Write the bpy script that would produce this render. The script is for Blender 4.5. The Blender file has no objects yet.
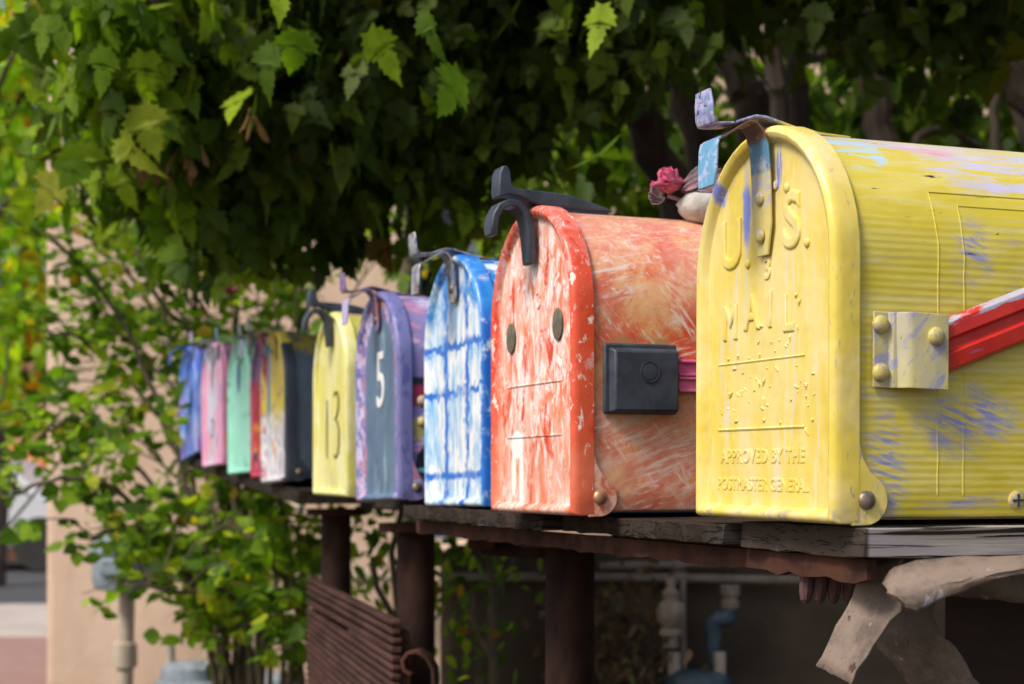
import bpy, math, random
import numpy as np
from mathutils import Vector, Matrix
R = math.radians
random.seed(7); rng = np.random.default_rng(7)
S = bpy.context.scene
COL = S.collection
F = 1650.0; CX = 512.0; HY = 478.0; CZ = 1.124      # focal length in pixels, horizon row, camera height

def at(px, py, Y):
    return Vector(((px-CX)/F*Y, Y, CZ+(HY-py)/F*Y))

# ------------------------------------------------------------------ object helpers
def tag(o, label=None, cat=None, group=None, kind=None):
    if label: o['label'] = label
    if cat: o['category'] = cat
    if group: o['group'] = group
    if kind: o['kind'] = kind
    return o

def empty(name, loc=(0,0,0), rz=0.0, label=None, cat=None, group=None, rot=None):
    o = bpy.data.objects.new(name, None); COL.objects.link(o)
    o.empty_display_size = .05
    o.location = loc
    o.rotation_euler = rot if rot else (0, 0, rz)
    return tag(o, label, cat, group)

class MB:
    """collects shapes; build() links them as one mesh object"""
    def __init__(s): s.v = []; s.f = []
    def add(s, vs, fs, M=None):
        b = len(s.v)
        if M is not None: vs = [M @ Vector(p) for p in vs]
        s.v += [tuple(p) for p in vs]; s.f += [tuple(i+b for i in f) for f in fs]
        return s
    def box(s, x0, x1, y0, y1, z0, z1, M=None):
        vs = [(x0,y0,z0),(x1,y0,z0),(x1,y1,z0),(x0,y1,z0),(x0,y0,z1),(x1,y0,z1),(x1,y1,z1),(x0,y1,z1)]
        return s.add(vs, [(0,3,2,1),(4,5,6,7),(0,1,5,4),(1,2,6,5),(2,3,7,6),(3,0,4,7)], M)
    def tube(s, pts, rad, n=10, cap=True, M=None, flat=1.0):
        pts = [Vector(p) for p in pts]
        if not hasattr(rad, '__len__'): rad = [rad]*len(pts)
        vs = []; fs = []; up = Vector((0,0,1)); pn = None
        for i, p in enumerate(pts):
            a = pts[max(i-1,0)]; b = pts[min(i+1,len(pts)-1)]
            t = (b-a).normalized() if (b-a).length > 1e-9 else Vector((0,0,1))
            if pn is None:
                ref = up if abs(t.z) < .9 else Vector((1,0,0))
                pn = t.cross(ref).normalized()
            pn = (pn - t*pn.dot(t)).normalized()
            bn = t.cross(pn)
            for k in range(n):
                a_ = 2*math.pi*k/n
                vs.append(p + (pn*math.cos(a_) + bn*math.sin(a_)*flat)*rad[i])
        for i in range(len(pts)-1):
            for k in range(n):
                k2 = (k+1) % n
                fs.append((i*n+k, i*n+k2, (i+1)*n+k2, (i+1)*n+k))
        if cap:
            fs.append(tuple(reversed(range(n)))); fs.append(tuple((len(pts)-1)*n+k for k in range(n)))
        return s.add(vs, fs, M)
    def lathe(s, prof, n=20, M=None):
        """prof: (r, z) list, revolved about z"""
        vs = []; fs = []
        for r, z in prof:
            for k in range(n):
                a = 2*math.pi*k/n; vs.append((r*math.cos(a), r*math.sin(a), z))
        for i in range(len(prof)-1):
            for k in range(n):
                k2 = (k+1) % n; fs.append((i*n+k, i*n+k2, (i+1)*n+k2, (i+1)*n+k))
        fs.append(tuple(reversed(range(n)))); fs.append(tuple((len(prof)-1)*n+k for k in range(n)))
        return s.add(vs, fs, M)
    def prism(s, poly, a0, a1, axis='x', M=None):
        """2D polygon extruded along axis"""
        def P(u, w, a):
            return {'x': (a,u,w), 'y': (u,a,w), 'z': (u,w,a)}[axis]
        n = len(poly)
        vs = [P(u,w,a0) for u,w in poly] + [P(u,w,a1) for u,w in poly]
        fs = [tuple(range(n)), tuple(reversed(range(n,2*n)))]
        for k in range(n):
            k2 = (k+1) % n; fs.append((k, n+k, n+k2, k2))
        return s.add(vs, fs, M)
    def ribbon(s, path, x0, x1, t, M=None, taper=None):
        """strip of metal bent along a (y,z) path, x0..x1 wide"""
        n = len(path); up = []; lo = []
        for i in range(n):
            a = Vector(path[max(i-1,0)]); b = Vector(path[min(i+1,n-1)])
            d = (b-a).normalized(); nr = Vector((-d.y, d.x))*t/2
            p = Vector(path[i]); up.append(p+nr); lo.append(p-nr)
        vs = []; fs = []
        for i in range(n):
            c = (x0+x1)/2; h = (x1-x0)/2*(taper[i] if taper else 1)
            for q in (up[i], lo[i]):
                vs.append((c-h, q.x, q.y)); vs.append((c+h, q.x, q.y))
        for i in range(n-1):
            a = i*4; b = a+4
            fs += [(a,a+1,b+1,b), (a+2,b+2,b+3,a+3), (a,b,b+2,a+2), (a+1,a+3,b+3,b+1)]
        fs += [(0,2,3,1), (4*n-4,4*n-3,4*n-1,4*n-2)]
        return s.add(vs, fs, M)
    def dome(s, c, r, axis, h=None, n=14):
        """rivet head at c, pointing along axis"""
        h = h or r*.6
        q = Vector((0,0,1)).rotation_difference(Vector(axis)).to_matrix().to_4x4()
        M = Matrix.Translation(c) @ q
        return s.lathe([(r,0),(r*.97,h*.35),(r*.8,h*.7),(r*.45,h*.95),(r*.05,h)], n, M)
    def build(s, name, mat, parent=None, smooth=35, bevel=0, loc=None):
        me = bpy.data.meshes.new(name); me.from_pydata(s.v, [], s.f); me.validate(); me.update()
        import bmesh
        bm = bmesh.new(); bm.from_mesh(me); bmesh.ops.recalc_face_normals(bm, faces=bm.faces); bm.to_mesh(me); bm.free()
        if smooth:
            me.shade_smooth(); me.set_sharp_from_angle(angle=R(smooth))
        o = bpy.data.objects.new(name, me); COL.objects.link(o)
        me.materials.append(mat)
        if parent: o.parent = parent
        if loc is not None: o.location = loc
        if bevel:
            m = o.modifiers.new('bevel', 'BEVEL'); m.width = bevel; m.segments = 2; m.limit_method = 'ANGLE'; m.angle_limit = R(40)
        return o

_tc = {}
def text_geo(s, size=1.0, extrude=.1, bevel=.0, space=1.0, shear=0):
    key = (s, size, extrude, bevel, space, shear)
    if key in _tc: return _tc[key]
    cu = bpy.data.curves.new('t', 'FONT'); cu.body = s; cu.size = size; cu.extrude = extrude
    cu.bevel_depth = bevel; cu.resolution_u = 4; cu.align_x = 'CENTER'; cu.align_y = 'CENTER'; cu.space_character = space; cu.shear = shear
    cu.bevel_resolution = 1
    o = bpy.data.objects.new('t', cu); COL.objects.link(o)
    bpy.context.view_layer.update()
    me = bpy.data.meshes.new_from_object(o.evaluated_get(bpy.context.evaluated_depsgraph_get()))
    g = ([tuple(v.co) for v in me.vertices], [tuple(p.vertices) for p in me.polygons])
    bpy.data.objects.remove(o); bpy.data.curves.remove(cu); bpy.data.meshes.remove(me)
    _tc[key] = g; return g

def face_text(mb, s, x, z, size, y=0.0, extrude=.0006, bevel=.0005, space=1.0, rot=0, sx=1.0, sz=1.0, shear=0):
    vs, fs = text_geo(s, size, extrude, bevel, space, shear)
    c, sn = math.cos(rot), math.sin(rot)
    out = []
    for a, b, d in vs:
        a *= sx; b *= sz
        out.append((x + a*c - b*sn, y - d, z + a*sn + b*c))
    mb.add(out, [tuple(reversed(f)) for f in fs])

# ------------------------------------------------------------------ material helper
def srgb(r, g, b):
    def c(u):
        u /= 255.0
        return u/12.92 if u <= .04045 else ((u+.055)/1.055)**2.4
    return (c(r), c(g), c(b), 1)

class Mat:
    def __init__(s, name, rough=.5, metal=0.0, spec=.5):
        s.m = bpy.data.materials.new(name); s.m.use_nodes = True
        s.t = s.m.node_tree; s.n = s.t.nodes; s.l = s.t.links
        s.n.clear()
        s.out = s.n.new('ShaderNodeOutputMaterial'); s.p = s.n.new('ShaderNodeBsdfPrincipled')
        s.l.new(s.p.outputs[0], s.out.inputs[0])
        s.p.inputs['Roughness'].default_value = rough; s.p.inputs['Metallic'].default_value = metal
        s.p.inputs['Specular IOR Level'].default_value = spec
        s.tc = s.n.new('ShaderNodeTexCoord')
        s.obj = s.tc.outputs['Object']
    def _in(s, sock, v):
        if isinstance(v, bpy.types.NodeSocket): s.l.new(v, sock)
        elif v is not None: sock.default_value = v
    def map(s, scale=(1,1,1), loc=(0,0,0), rot=(0,0,0), vec=None):
        n = s.n.new('ShaderNodeMapping'); s._in(n.inputs['Vector'], vec or s.obj)
        n.inputs['Scale'].default_value = scale; n.inputs['Location'].default_value = loc; n.inputs['Rotation'].default_value = rot
        return n.outputs[0]
    def noise(s, scale=5, vec=None, detail=4, rough=.6, dist=0, sc=None, loc=(0,0,0), rot=(0,0,0), color=False):
        if sc:
            if any(rot): vec = s.map((1,1,1), (0,0,0), rot, vec)
            vec = s.map(sc, loc, (0,0,0), vec)
        n = s.n.new('ShaderNodeTexNoise'); s._in(n.inputs['Vector'], vec or s.obj)
        n.inputs['Scale'].default_value = scale; n.inputs['Detail'].default_value = detail
        n.inputs['Roughness'].default_value = rough; n.inputs['Distortion'].default_value = dist
        return n.outputs['Color' if color else 'Fac']
    def voro(s, scale, vec=None, feature='F1', rnd=1):
        n = s.n.new('ShaderNodeTexVoronoi'); s._in(n.inputs['Vector'], vec or s.obj); n.inputs['Scale'].default_value = scale
        n.feature = feature; n.inputs['Randomness'].default_value = rnd
        return n.outputs['Distance']
    def math(s, op, a, b=None, c=None, clamp=False):
        n = s.n.new('ShaderNodeMath'); n.operation = op; n.use_clamp = clamp
        s._in(n.inputs[0], a); s._in(n.inputs[1], b)
        if c is not None: s._in(n.inputs[2], c)
        return n.outputs[0]
    def ss(s, x, lo, hi):
        n = s.n.new('ShaderNodeMapRange'); n.interpolation_type = 'SMOOTHSTEP'
        s._in(n.inputs['Value'], x); s._in(n.inputs['From Min'], lo); s._in(n.inputs['From Max'], hi)
        return n.outputs[0]
    def mix(s, f, a, b, mode='MIX'):
        n = s.n.new('ShaderNodeMix'); n.data_type = 'RGBA'; n.blend_type = mode
        s._in(n.inputs[0], f); s._in(n.inputs[6], a); s._in(n.inputs[7], b)
        return n.outputs[2]
    def ramp(s, f, stops, interp='LINEAR'):
        n = s.n.new('ShaderNodeValToRGB'); s._in(n.inputs[0], f); cr = n.color_ramp; cr.interpolation = interp
        while len(cr.elements) < len(stops): cr.elements.new(.5)
        for e, (p, c) in zip(cr.elements, stops): e.position = p; e.color = c
        return n.outputs[0]
    def xyz(s, vec=None):
        n = s.n.new('ShaderNodeSeparateXYZ'); s._in(n.inputs[0], vec or s.obj); return n.outputs
    def blob(s, c, r, wob=.35, wsc=60, soft=.35):
        """soft ellipsoid mask with a ragged edge"""
        n = s.n.new('ShaderNodeVectorMath'); n.operation = 'SUBTRACT'; s._in(n.inputs[0], s.obj); n.inputs[1].default_value = c
        d = s.n.new('ShaderNodeVectorMath'); d.operation = 'DIVIDE'; s._in(d.inputs[0], n.outputs[0]); d.inputs[1].default_value = r
        l = s.n.new('ShaderNodeVectorMath'); l.operation = 'LENGTH'; s._in(l.inputs[0], d.outputs[0])
        w = s.math('MULTIPLY', s.math('SUBTRACT', s.noise(wsc, detail=4), .5), wob*2)
        return s.ss(s.math('ADD', l.outputs['Value'], w), 1.0, 1.0-soft)
    def color(s, c): s._in(s.p.inputs['Base Color'], c)
    def rough(s, c): s._in(s.p.inputs['Roughness'], c)
    def bump(s, h, strength=.3, dist=.001, prev=None):
        n = s.n.new('ShaderNodeBump'); s._in(n.inputs['Height'], h); n.inputs['Strength'].default_value = strength
        n.inputs['Distance'].default_value = dist
        if prev is not None: s.l.new(prev, n.inputs['Normal'])
        s.l.new(n.outputs[0], s.p.inputs['Normal']); return n.outputs[0]

def paint(name, base, base2, layers=(), rough=.42, corr=False, bumps=.5, metal=0, brush=(9,40,9), mot=.5, chips=None, lump=.4, spec=.5):
    """brushed old paint: two close tones, then layers of other colours shown through brush-shaped masks"""
    m = Mat(name, rough, metal, spec)
    n1 = m.noise(1, sc=brush, detail=5, rough=.65, dist=.4)
    c = m.mix(m.ss(n1, .5-.25*mot-.05, .5+.25*mot+.05), base, base2)
    for L in layers:
        nz = m.noise(1, sc=L.get('sc', (40,40,40)), detail=L.get('detail', 5), rough=L.get('nr', .68), dist=L.get('dist', .5), loc=L.get('loc', (0,0,0)), rot=L.get('rot', (0,0,0)))
        th = L.get('th', .55); so = L.get('soft', .04)
        k = m.ss(nz, th-so, th+so)
        if 'blobs' in L:
            b = None
            for bl in L['blobs']:
                q = m.blob(*bl) ; b = q if b is None else m.math('MAXIMUM', b, q)
            k = m.math('MULTIPLY', k, b) if not L.get('solid') else b
        if 'axis' in L:      # band along an axis: (component, lo, hi, soft)
            ax, lo, hi, sf = L['axis']
            v = m.xyz()[ax]
            if L.get('abs'): v = m.math('ABSOLUTE', v)
            v = m.math('ADD', v, m.math('MULTIPLY', m.math('SUBTRACT', m.noise(70, detail=4), .5), L.get('wob', .004)))
            q = m.math('MULTIPLY', m.ss(v, lo-sf, lo+sf), m.ss(v, hi+sf, hi-sf))
            k = m.math('MULTIPLY', k, q)
        if 'rim' in L:
            lo, hi, sf = L['rim']; X = m.xyz()
            v = m.math('SQRT', m.math('ADD', m.math('POWER', m.math('ABSOLUTE', X[0]), 2.0), m.math('POWER', m.math('MAXIMUM', m.math('SUBTRACT', X[2], .140), 0.0), 2.0)))
            v = m.math('ADD', v, .003)
            v = m.math('ADD', v, m.math('MULTIPLY', m.math('SUBTRACT', m.noise(60, detail=4), .5), L.get('wob', .006)))
            k = m.math('MULTIPLY', k, m.math('MULTIPLY', m.ss(v, lo-sf, lo+sf), m.ss(v, hi+sf, hi-sf)))
        if 'patch' in L: k = m.math('MULTIPLY', k, m.ss(m.noise(L['patch'], detail=3, sc=(1,1,1), loc=(L['patch']*.37, 3, 1)), .42, .60))
        if 'amt' in L: k = m.math('MULTIPLY', k, L['amt'])
        c = m.mix(k, c, L['col'])
    if chips:
        k = m.ss(m.noise(160, detail=3), .70, .73)
        c = m.mix(k, c, chips)
    m.color(c)
    m.rough(m.math('ADD', m.math('MULTIPLY', m.noise(55, detail=4), .28), rough-.12))
    h = m.math('MULTIPLY', m.noise(1, sc=(brush[0]*9, brush[1]*9, brush[2]*9), detail=3), .35)
    h = m.math('ADD', h, m.math('MULTIPLY', m.noise(330, detail=2), .25))
    pr = m.bump(h, bumps, .0006)
    if lump: pr = m.bump(m.noise(34, detail=2), lump, .0035, pr)
    if corr:
        z = m.xyz()[2]
        zz = m.math('ADD', z, m.math('MULTIPLY', m.noise(24), .0007))
        w = m.math('SINE', m.math('MULTIPLY', zz, 2*math.pi/.0040))
        f = m.ss(z, .172, .150)
        w = m.math('MULTIPLY', w, f)
        m.bump(w, .11, .0006, pr)
    return m.m

def simple(name, col, col2=None, rough=.6, metal=0, sc=(20,20,20), bump=.3, bdist=.001, spec=.5, detail=5, lo=.35, hi=.65):
    m = Mat(name, rough, metal, spec)
    n = m.noise(1, sc=sc, detail=detail, rough=.65)
    m.color(m.mix(m.ss(n, lo, hi), col, col2 or col))
    m.bump(n, bump, bdist)
    return m.m

def C(r, g, b): return (r, g, b, 1)

# ------------------------------------------------------------------ camera
cam = bpy.data.cameras.new('camera'); co = bpy.data.objects.new('camera', cam); COL.objects.link(co); S.camera = co
co.location = (0, 0, CZ); co.rotation_euler = (R(90), 0, 0)
cam.sensor_width = 36; cam.lens = 36*F/1024; cam.shift_y = (HY-342)/1024; cam.clip_start = .02; cam.clip_end = 500
cam.dof.use_dof = True; cam.dof.focus_distance = .98; cam.dof.aperture_fstop = 12.0; cam.dof.aperture_blades = 8

# ------------------------------------------------------------------ light
w = bpy.data.worlds.new('World'); S.world = w; w.use_nodes = True
nt = w.node_tree; bg = nt.nodes['Background']; sky = nt.nodes.new('ShaderNodeTexSky'); sky.sky_type = 'NISHITA'; sky.sun_disc = False
SUN = Vector((-.60, -.50, .86)).normalized()        # direction to the sun
sky.sun_elevation = math.asin(SUN.z); sky.sun_rotation = math.atan2(SUN.x, SUN.y)
sky.dust_density = 4.0; sky.air_density = 1.0; sky.ozone_density = .6
nt.links.new(sky.outputs[0], bg.inputs[0]); bg.inputs[1].default_value = .10
sl = bpy.data.lights.new('sun', 'SUN'); sl.energy = 1.9; sl.angle = R(14); sl.color = (1, .95, .86)
so = bpy.data.objects.new('sun', sl); COL.objects.link(so); so.rotation_euler = (-SUN).to_track_quat('-Z', 'Y').to_euler()
S.view_settings.view_transform = 'Standard'; S.view_settings.look = 'None'; S.view_settings.exposure = 0.66; S.view_settings.gamma = 1
try:
    S.cycles.max_bounces = 8; S.cycles.transparent_max_bounces = 8
except Exception: pass

# ------------------------------------------------------------------ mailboxes
BW, BH, BL = .160, .220, .47
def arch(Wd, H, z0=0.0, n=22, rb=.004):
    """outline, from bottom right, up over the top, down to bottom left (x, z)"""
    r = Wd/2; zs = H-r
    pts = [(r, z0+rb)]
    for i in range(1, 9): pts.append((r, z0+rb+(zs-z0-rb)*i/9))
    for i in range(n+1):
        a = math.pi*i/n; pts.append((r*math.cos(a), zs+r*math.sin(a)))
    for i in range(8, 0, -1): pts.append((-r, z0+rb+(zs-z0-rb)*i/9))
    pts += [(-r, z0+rb), (-r+rb*.3, z0+rb*.3), (-r+rb, z0), (r-rb, z0), (r-rb*.3, z0+rb*.3)]
    return pts

def sweep_closed(pts, prof):
    """prof: list of (inset, y); returns verts, faces with the last ring filled"""
    n = len(pts); P = [Vector(p) for p in pts]; N = []
    for i in range(n):
        d = (P[(i+1)%n]-P[i-1]); d.normalize(); N.append(Vector((d.y, -d.x)))
    vs = []; fs = []
    for ins, y in prof:
        for i in range(n):
            q = P[i]-N[i]*ins; vs.append((q.x, y, q.y))
    for j in range(len(prof)-1):
        for i in range(n):
            i2 = (i+1) % n; fs.append((j*n+i, j*n+i2, (j+1)*n+i2, (j+1)*n+i))
    fs.append(tuple((len(prof)-1)*n+i for i in range(n)))
    return vs, fs

def door_mesh():
    mb = MB()
    prof = [(.0012,.0125),(0,.012),(0,.0020),(.0006,-.0008),(.0020,-.0028),(.0040,-.0036),(.0060,-.0030),(.0076,-.0014),(.0086,.0006),(.0096,.0018),(.0115,.0021),(.02,.0021)]
    vs = []; fs = []
    for ins, y in prof:
        for x, z in arch(BW-2*ins, BH-ins, ins*.8, rb=.0014): vs.append((x, y, z))
    n = len(vs)//len(prof)
    for j in range(len(prof)-1):
        for i in range(n):
            i2 = (i+1) % n; fs.append((j*n+i, j*n+i2, (j+1)*n+i2, (j+1)*n+i))
    fs.append(tuple((len(prof)-1)*n+i for i in range(n)))
    mb.add(vs, fs)
    return mb

def body_mesh(L=BL, ridge=True):
    mb = MB(); w2 = BW-.006; h2 = BH-.004
    o = arch(w2, h2, .003, rb=.002)
    n = len(o); ys = [.004, .02, .1, .2, .3, L]
    vs = []; fs = []
    for y in ys:
        for p in o: vs.append((p[0], y, p[1]))
    for j in range(len(ys)-1):
        for i in range(n):
            i2 = (i+1) % n; fs.append((j*n+i, j*n+i2, (j+1)*n+i2, (j+1)*n+i))
    fs.append(tuple(range(n))); fs.append(tuple((len(ys)-1)*n+i for i in range(n)))
    mb.add(vs, fs)
    r = w2/2; zs = h2-r
    if ridge:
        # pressed panel outlines on the near and far side
        for sg in (1, -1):
            def surf(y, s):   # s: height measured along the shell from the bottom
                if s < zs-.003: return (sg*r, y, .003+s)
                a = (s-(zs-.003))/r
                return (sg*r*math.cos(a), y, zs+r*math.sin(a))
            for y0, y1, s0, s1 in ((.062, .24, .012, .176), (.078, .225, .012, .168)):
                path = [surf(y0, s0+(s1-s0)*k/16) for k in range(17)]
                path += [surf(y0+(y1-y0)*k/4, s1) for k in range(1, 5)]
                path += [surf(y1, s1-(s1-s0)*k/16) for k in range(1, 17)]
                mb.tube([Vector(q)+Vector((0,random.uniform(-.0004,.0004),0)) for q in path], .0004, 6)
    return mb

def ear_mesh(sg):
    mb = MB(); x0 = BW/2-.0024; x1 = BW/2-.0002
    poly = [(.008,.056),(.0121,.056),(.0127,.042),(.0150,.034),(.0192,.0272)]
    c = (.0165,.0125); r = .0132
    for k in range(13):
        a = R(55-k*145/12); poly.append((c[0]+r*math.cos(a), c[1]+r*math.sin(a)))
    poly += [(.008,-.0008)]
    mb.prism(poly, sg*x0, sg*x1, 'x')
    return mb

def add_rivet(parent, c, r, axis, mat, name='rivet', h=None):
    return MB().dome(c, r, axis, h).build(name, mat, parent)

def handle_metal(t, m_door, m_top, m_strap, rivet, short=False):
    # strap on the door, bent over the top and forward into a hanging pull tab
    arc = [(-.0004,.148),(-.0010,.165),(-.0018,.19),(-.0032,.208),(-.0060,.2165),(-.0100,.2205),(-.0145,.2208),(-.0190,.2180),(-.0245,.2145),(-.0290,.2118),(-.0320,.2108)]
    if short: arc[0] = (-.0014,.178); arc[1] = (-.0016,.183)
    b = MB().ribbon(arc, -.0105, .0105, .0014, taper=[.55,1,1,1,.95,.9,.85,.8,.75,.75,.85])
    b.build('door_strap', m_strap, t, bevel=.0004)
    tb = [(-.0320,.2108),(-.0340,.2092),(-.0348,.2055),(-.0352,.1940),(-.0358,.1840)]
    MB().ribbon(tb, -.0110, .0110, .0016, taper=[.85,1,1,1,.85]).build('pull_tab', m_door, t, bevel=.0006)
    # spring catch on the shell, running forward over the strap and turned up
    ct = [(.050,.2162),(.03,.2168),(.014,.2190),(.004,.2215),(-.004,.2236),(-.010,.2240),(-.016,.2220),(-.023,.2195),(-.033,.2185)]
    MB().ribbon(ct, -.0105, .0105, .0014, taper=[.9,1,1,1,.95,.9,.85,.8,.85]).build('spring_catch', m_top, t, bevel=.0004)
    ut = [(-.033,.2185),(-.0360,.2190),(-.0372,.2220),(-.0376,.2300),(-.0382,.2372)]
    MB().ribbon(ut, -.0105, .0105, .0016, taper=[.85,1,1,1,.8]).build('catch_tab', m_top, t, bevel=.0006)
    for z in ((.190,) if short else (.159, .180)):
        add_rivet(t, (0,-.0022,z), .0042, (0,-1,0), rivet)

def handle_plastic(t, mat):
    # moulded hook on the door
    pts = [(-.003,.178),(-.004,.196),(-.0055,.207),(-.009,.2155),(-.0145,.220),(-.021,.2205),(-.027,.2175),(-.031,.211),(-.0322,.203),(-.0318,.197)]
    b = MB().ribbon(pts, -.0085, .0085, .0055, taper=[.8,1,1,1,1,1,1,1,1,.8])
    b.build('door_hook', mat, t, bevel=.0012)
    # moulded catch riding on top of the shell
    poly = [(.060,.2185),(.045,.2185),(.02,.2195),(.004,.2195),(-.004,.2215),(-.014,.2255),(-.021,.2262),(-.0285,.224),(-.0292,.229),(-.0285,.241),(-.0262,.2462),(-.0228,.2464),(-.0205,.243),(-.0195,.2335),(-.0165,.2310),(.004,.2300),(.022,.2290),(.040,.2250),(.056,.2205)]
    MB().prism(poly, -.0085, .0085, 'x').build('top_catch', mat, t, bevel=.0012)

def mailbox(px, Y, zb, phi, label, mats, lean=0.0, pitch=0.0, sc=1.0, handle='metal', hm=None, ridge=True):
    """px, Y: where the foot of the door stands; phi: heading; mats: door, body, ear, rivet"""
    t = empty('mailbox', ((px-CX)/F*Y, Y, zb), 0, label, 'mailbox', 'old painted mailboxes in a row')
    t.rotation_euler = (R(pitch), R(lean), R(phi-90)); t.scale = (sc, sc, sc)
    body_mesh(ridge=ridge).build('body', mats['body'], t)
    d = door_mesh().build('door', mats['door'], t)
    for sg in (1, -1):
        ear_mesh(sg).build('hinge_ear', mats.get('ear', mats['door']), t, bevel=.0006)
        add_rivet(t, (sg*(BW/2-.0004), .0165, .0125), .0052, (sg,0,0), mats['rivet'])
    if handle == 'metal': handle_metal(t, *hm, short=(label[:12] != 'large bright'))
    else: handle_plastic(t, hm)
    return t

steel = simple('rusty_rivet', C(.12,.10,.08), C(.30,.24,.18), .45, .6, (150,)*3, .4, .0005)
brass = simple('copper_rivet', C(.45,.20,.10), C(.55,.33,.2), .4, .6, (150,)*3, .4, .0005)
yel_riv = simple('painted_rivet', C(.55,.45,.12), C(.35,.30,.28), .45, 0, (220,)*3, .5, .0006, lo=.45, hi=.6)
plastic = simple('black_plastic', C(.026,.034,.050), C(.048,.062,.085), .5, 0, (60,60,60), .35, .0005)
rust = simple('rusted_iron', C(.055,.022,.014), C(.11,.048,.03), .75, .1, (60,60,60), .6, .001)

# 1 yellow -------------------------------------------------
_Y = C(.74,.58,.045), C(.60,.45,.02)
PALE = C(.82,.70,.30)
PUR = C(.27,.28,.58)
ydoor = paint('yellow_door_paint', C(.76,.60,.12), C(.70,.54,.065), [
    dict(col=C(.50,.40,.14), sc=(90,90,90), th=.50, soft=.06, rim=(.0700,.0735,.0008), amt=.55),
    dict(col=C(.36,.30,.22), sc=(110,110,60), th=.56, soft=.04, axis=(2,-.01,.007,.003)),
    dict(col=C(.30,.26,.30), sc=(200,200,60), th=.63, soft=.03, rim=(.0765,.1,.0008)),
    dict(col=C(.78,.65,.28), sc=(30,30,14), th=.5, soft=.12, amt=.8, loc=(3,1,2)),
    dict(col=C(.66,.64,.60), sc=(160,160,22), th=.60, soft=.05, amt=.5, axis=(0,-.06,.068,.01)),
    dict(col=C(.20,.24,.62), sc=(120,120,24), th=.44, soft=.05, blobs=[((-.024,0,.178),(.007,.02,.030),.8,60,.7), ((-.052,0,.192),(.005,.02,.012),.8,60,.7), ((.013,0,.196),(.004,.02,.020),.6,60,.6)]),
    ], .36, bumps=.55, brush=(26,26,7), mot=.7, lump=.45)
ybody = paint('yellow_body_paint', C(.67,.55,.045), C(.61,.49,.034), [
    dict(col=C(.66,.60,.36), sc=(260,14,260), th=.57, soft=.08, amt=.4, loc=(6,6,6)),
    dict(col=C(.78,.68,.20), sc=(50,10,50), th=.54, soft=.12, amt=.5),
    dict(col=C(.54,.52,.70), sc=(200,16,200), th=.50, soft=.05, blobs=[((.06,.20,.20),(.05,.17,.035)), ((.02,.05,.22),(.05,.05,.03))], loc=(1,0,4)),
    dict(col=C(.62,.57,.60), sc=(140,10,140), th=.47, soft=.07, blobs=[((.05,.09,.215),(.05,.06,.016)), ((.02,.22,.222),(.07,.16,.012))], loc=(2,0,1)),
    dict(col=C(.28,.30,.58), sc=(300,34,300), th=.49, soft=.06, rot=(.3,0,0), blobs=[((.083,.082,.054),(.03,.050,.022),.9,40,.8), ((.083,.030,.03),(.03,.016,.05),.9,40,.9), ((.083,.085,.145),(.03,.016,.03),.9,40,.9), ((.083,.17,.12),(.03,.07,.04),.9,40,.8)], loc=(5,2,0)),
    dict(col=C(.34,.33,.52), sc=(320,18,320), th=.59, soft=.05, loc=(1,5,0), patch=14, axis=(2,.0,.16,.01)),
    dict(col=C(.42,.62,.74), sc=(120,14,120), th=.50, soft=.05, blobs=[((.06,.03,.205),(.04,.022,.018)), ((.05,.16,.21),(.03,.03,.015))], loc=(7,1,1)),
    dict(col=C(.72,.34,.46), sc=(120,14,120), th=.52, soft=.05, blobs=[((.055,.075,.208),(.03,.03,.012))], loc=(9,1,1)),
    dict(col=C(.02,.015,.03), sc=(260,40,300), th=.67, soft=.02, loc=(4,4,4), axis=(2,.14,.212,.01)),
    ], .40, corr=True, bumps=.5, brush=(50,6,50), mot=.8, lump=.25)
cool = paint('chipped_blue_metal', C(.20,.34,.52), C(.24,.22,.46), [
    dict(col=C(.50,.46,.72), sc=(260,260,260), th=.52, soft=.05),
    dict(col=C(.02,.02,.03), sc=(220,220,220), th=.60, soft=.03, loc=(3,3,3)),
    dict(col=C(.50,.48,.10), sc=(120,120,120), th=.64, soft=.03, loc=(6,3,3)), dict(col=C(.62,.52,.10), sc=(90,90,90), th=.36, soft=.06, axis=(1,.004,.1,.003))], .35, bumps=.6)
skyb = paint('chipped_sky_blue_metal', C(.16,.40,.56), C(.12,.32,.52), [
    dict(col=C(.40,.46,.70), sc=(150,150,150), th=.55, soft=.05),
    dict(col=C(.03,.03,.04), sc=(300,300,300), th=.67, soft=.03, loc=(3,3,3))], .35, bumps=.6)
ystrap = paint('yellow_strap_paint', C(.66,.55,.17), C(.56,.48,.24), [
    dict(col=C(.10,.26,.42), sc=(90,90,90), th=.42, soft=.05, axis=(2,.194,.213,.002)),
    dict(col=C(.16,.08,.06), sc=(90,90,90), th=.40, soft=.05, axis=(2,.211,.24,.002)),
    dict(col=C(.45,.44,.55), sc=(120,120,120), th=.52, soft=.05, axis=(2,.175,.20,.004))], .4, bumps=.6)
yl = mailbox(763, .926, 1.1005, 20.3, 'large bright yellow mailbox with raised lettering and a red flag arm',
        dict(door=ydoor, body=ybody, rivet=steel), handle='metal', hm=(skyb, cool, ystrap, yel_riv), lean=0.4)
e = MB()
face_text(e, 'U', -.042, .158, .038, .0021, .0003, .0013)
face_text(e, 'S', .028, .163, .042, .0021, .0003, .0013)
for x, z in ((-.022,.146), (.044,.150)): e.dome((x,.0019,z), .0026, (0,-1,0))
face_text(e, '3', .001, .1405, .017, .0021, .0004, .0005)
for ch, x, z in (('M',-.043,.113), ('A',-.017,.117), ('I',.004,.117), ('L',.024,.113)):
    face_text(e, ch, x, z, .027, .0021, .0002, .0011, rot=0, sx=.9)
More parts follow.
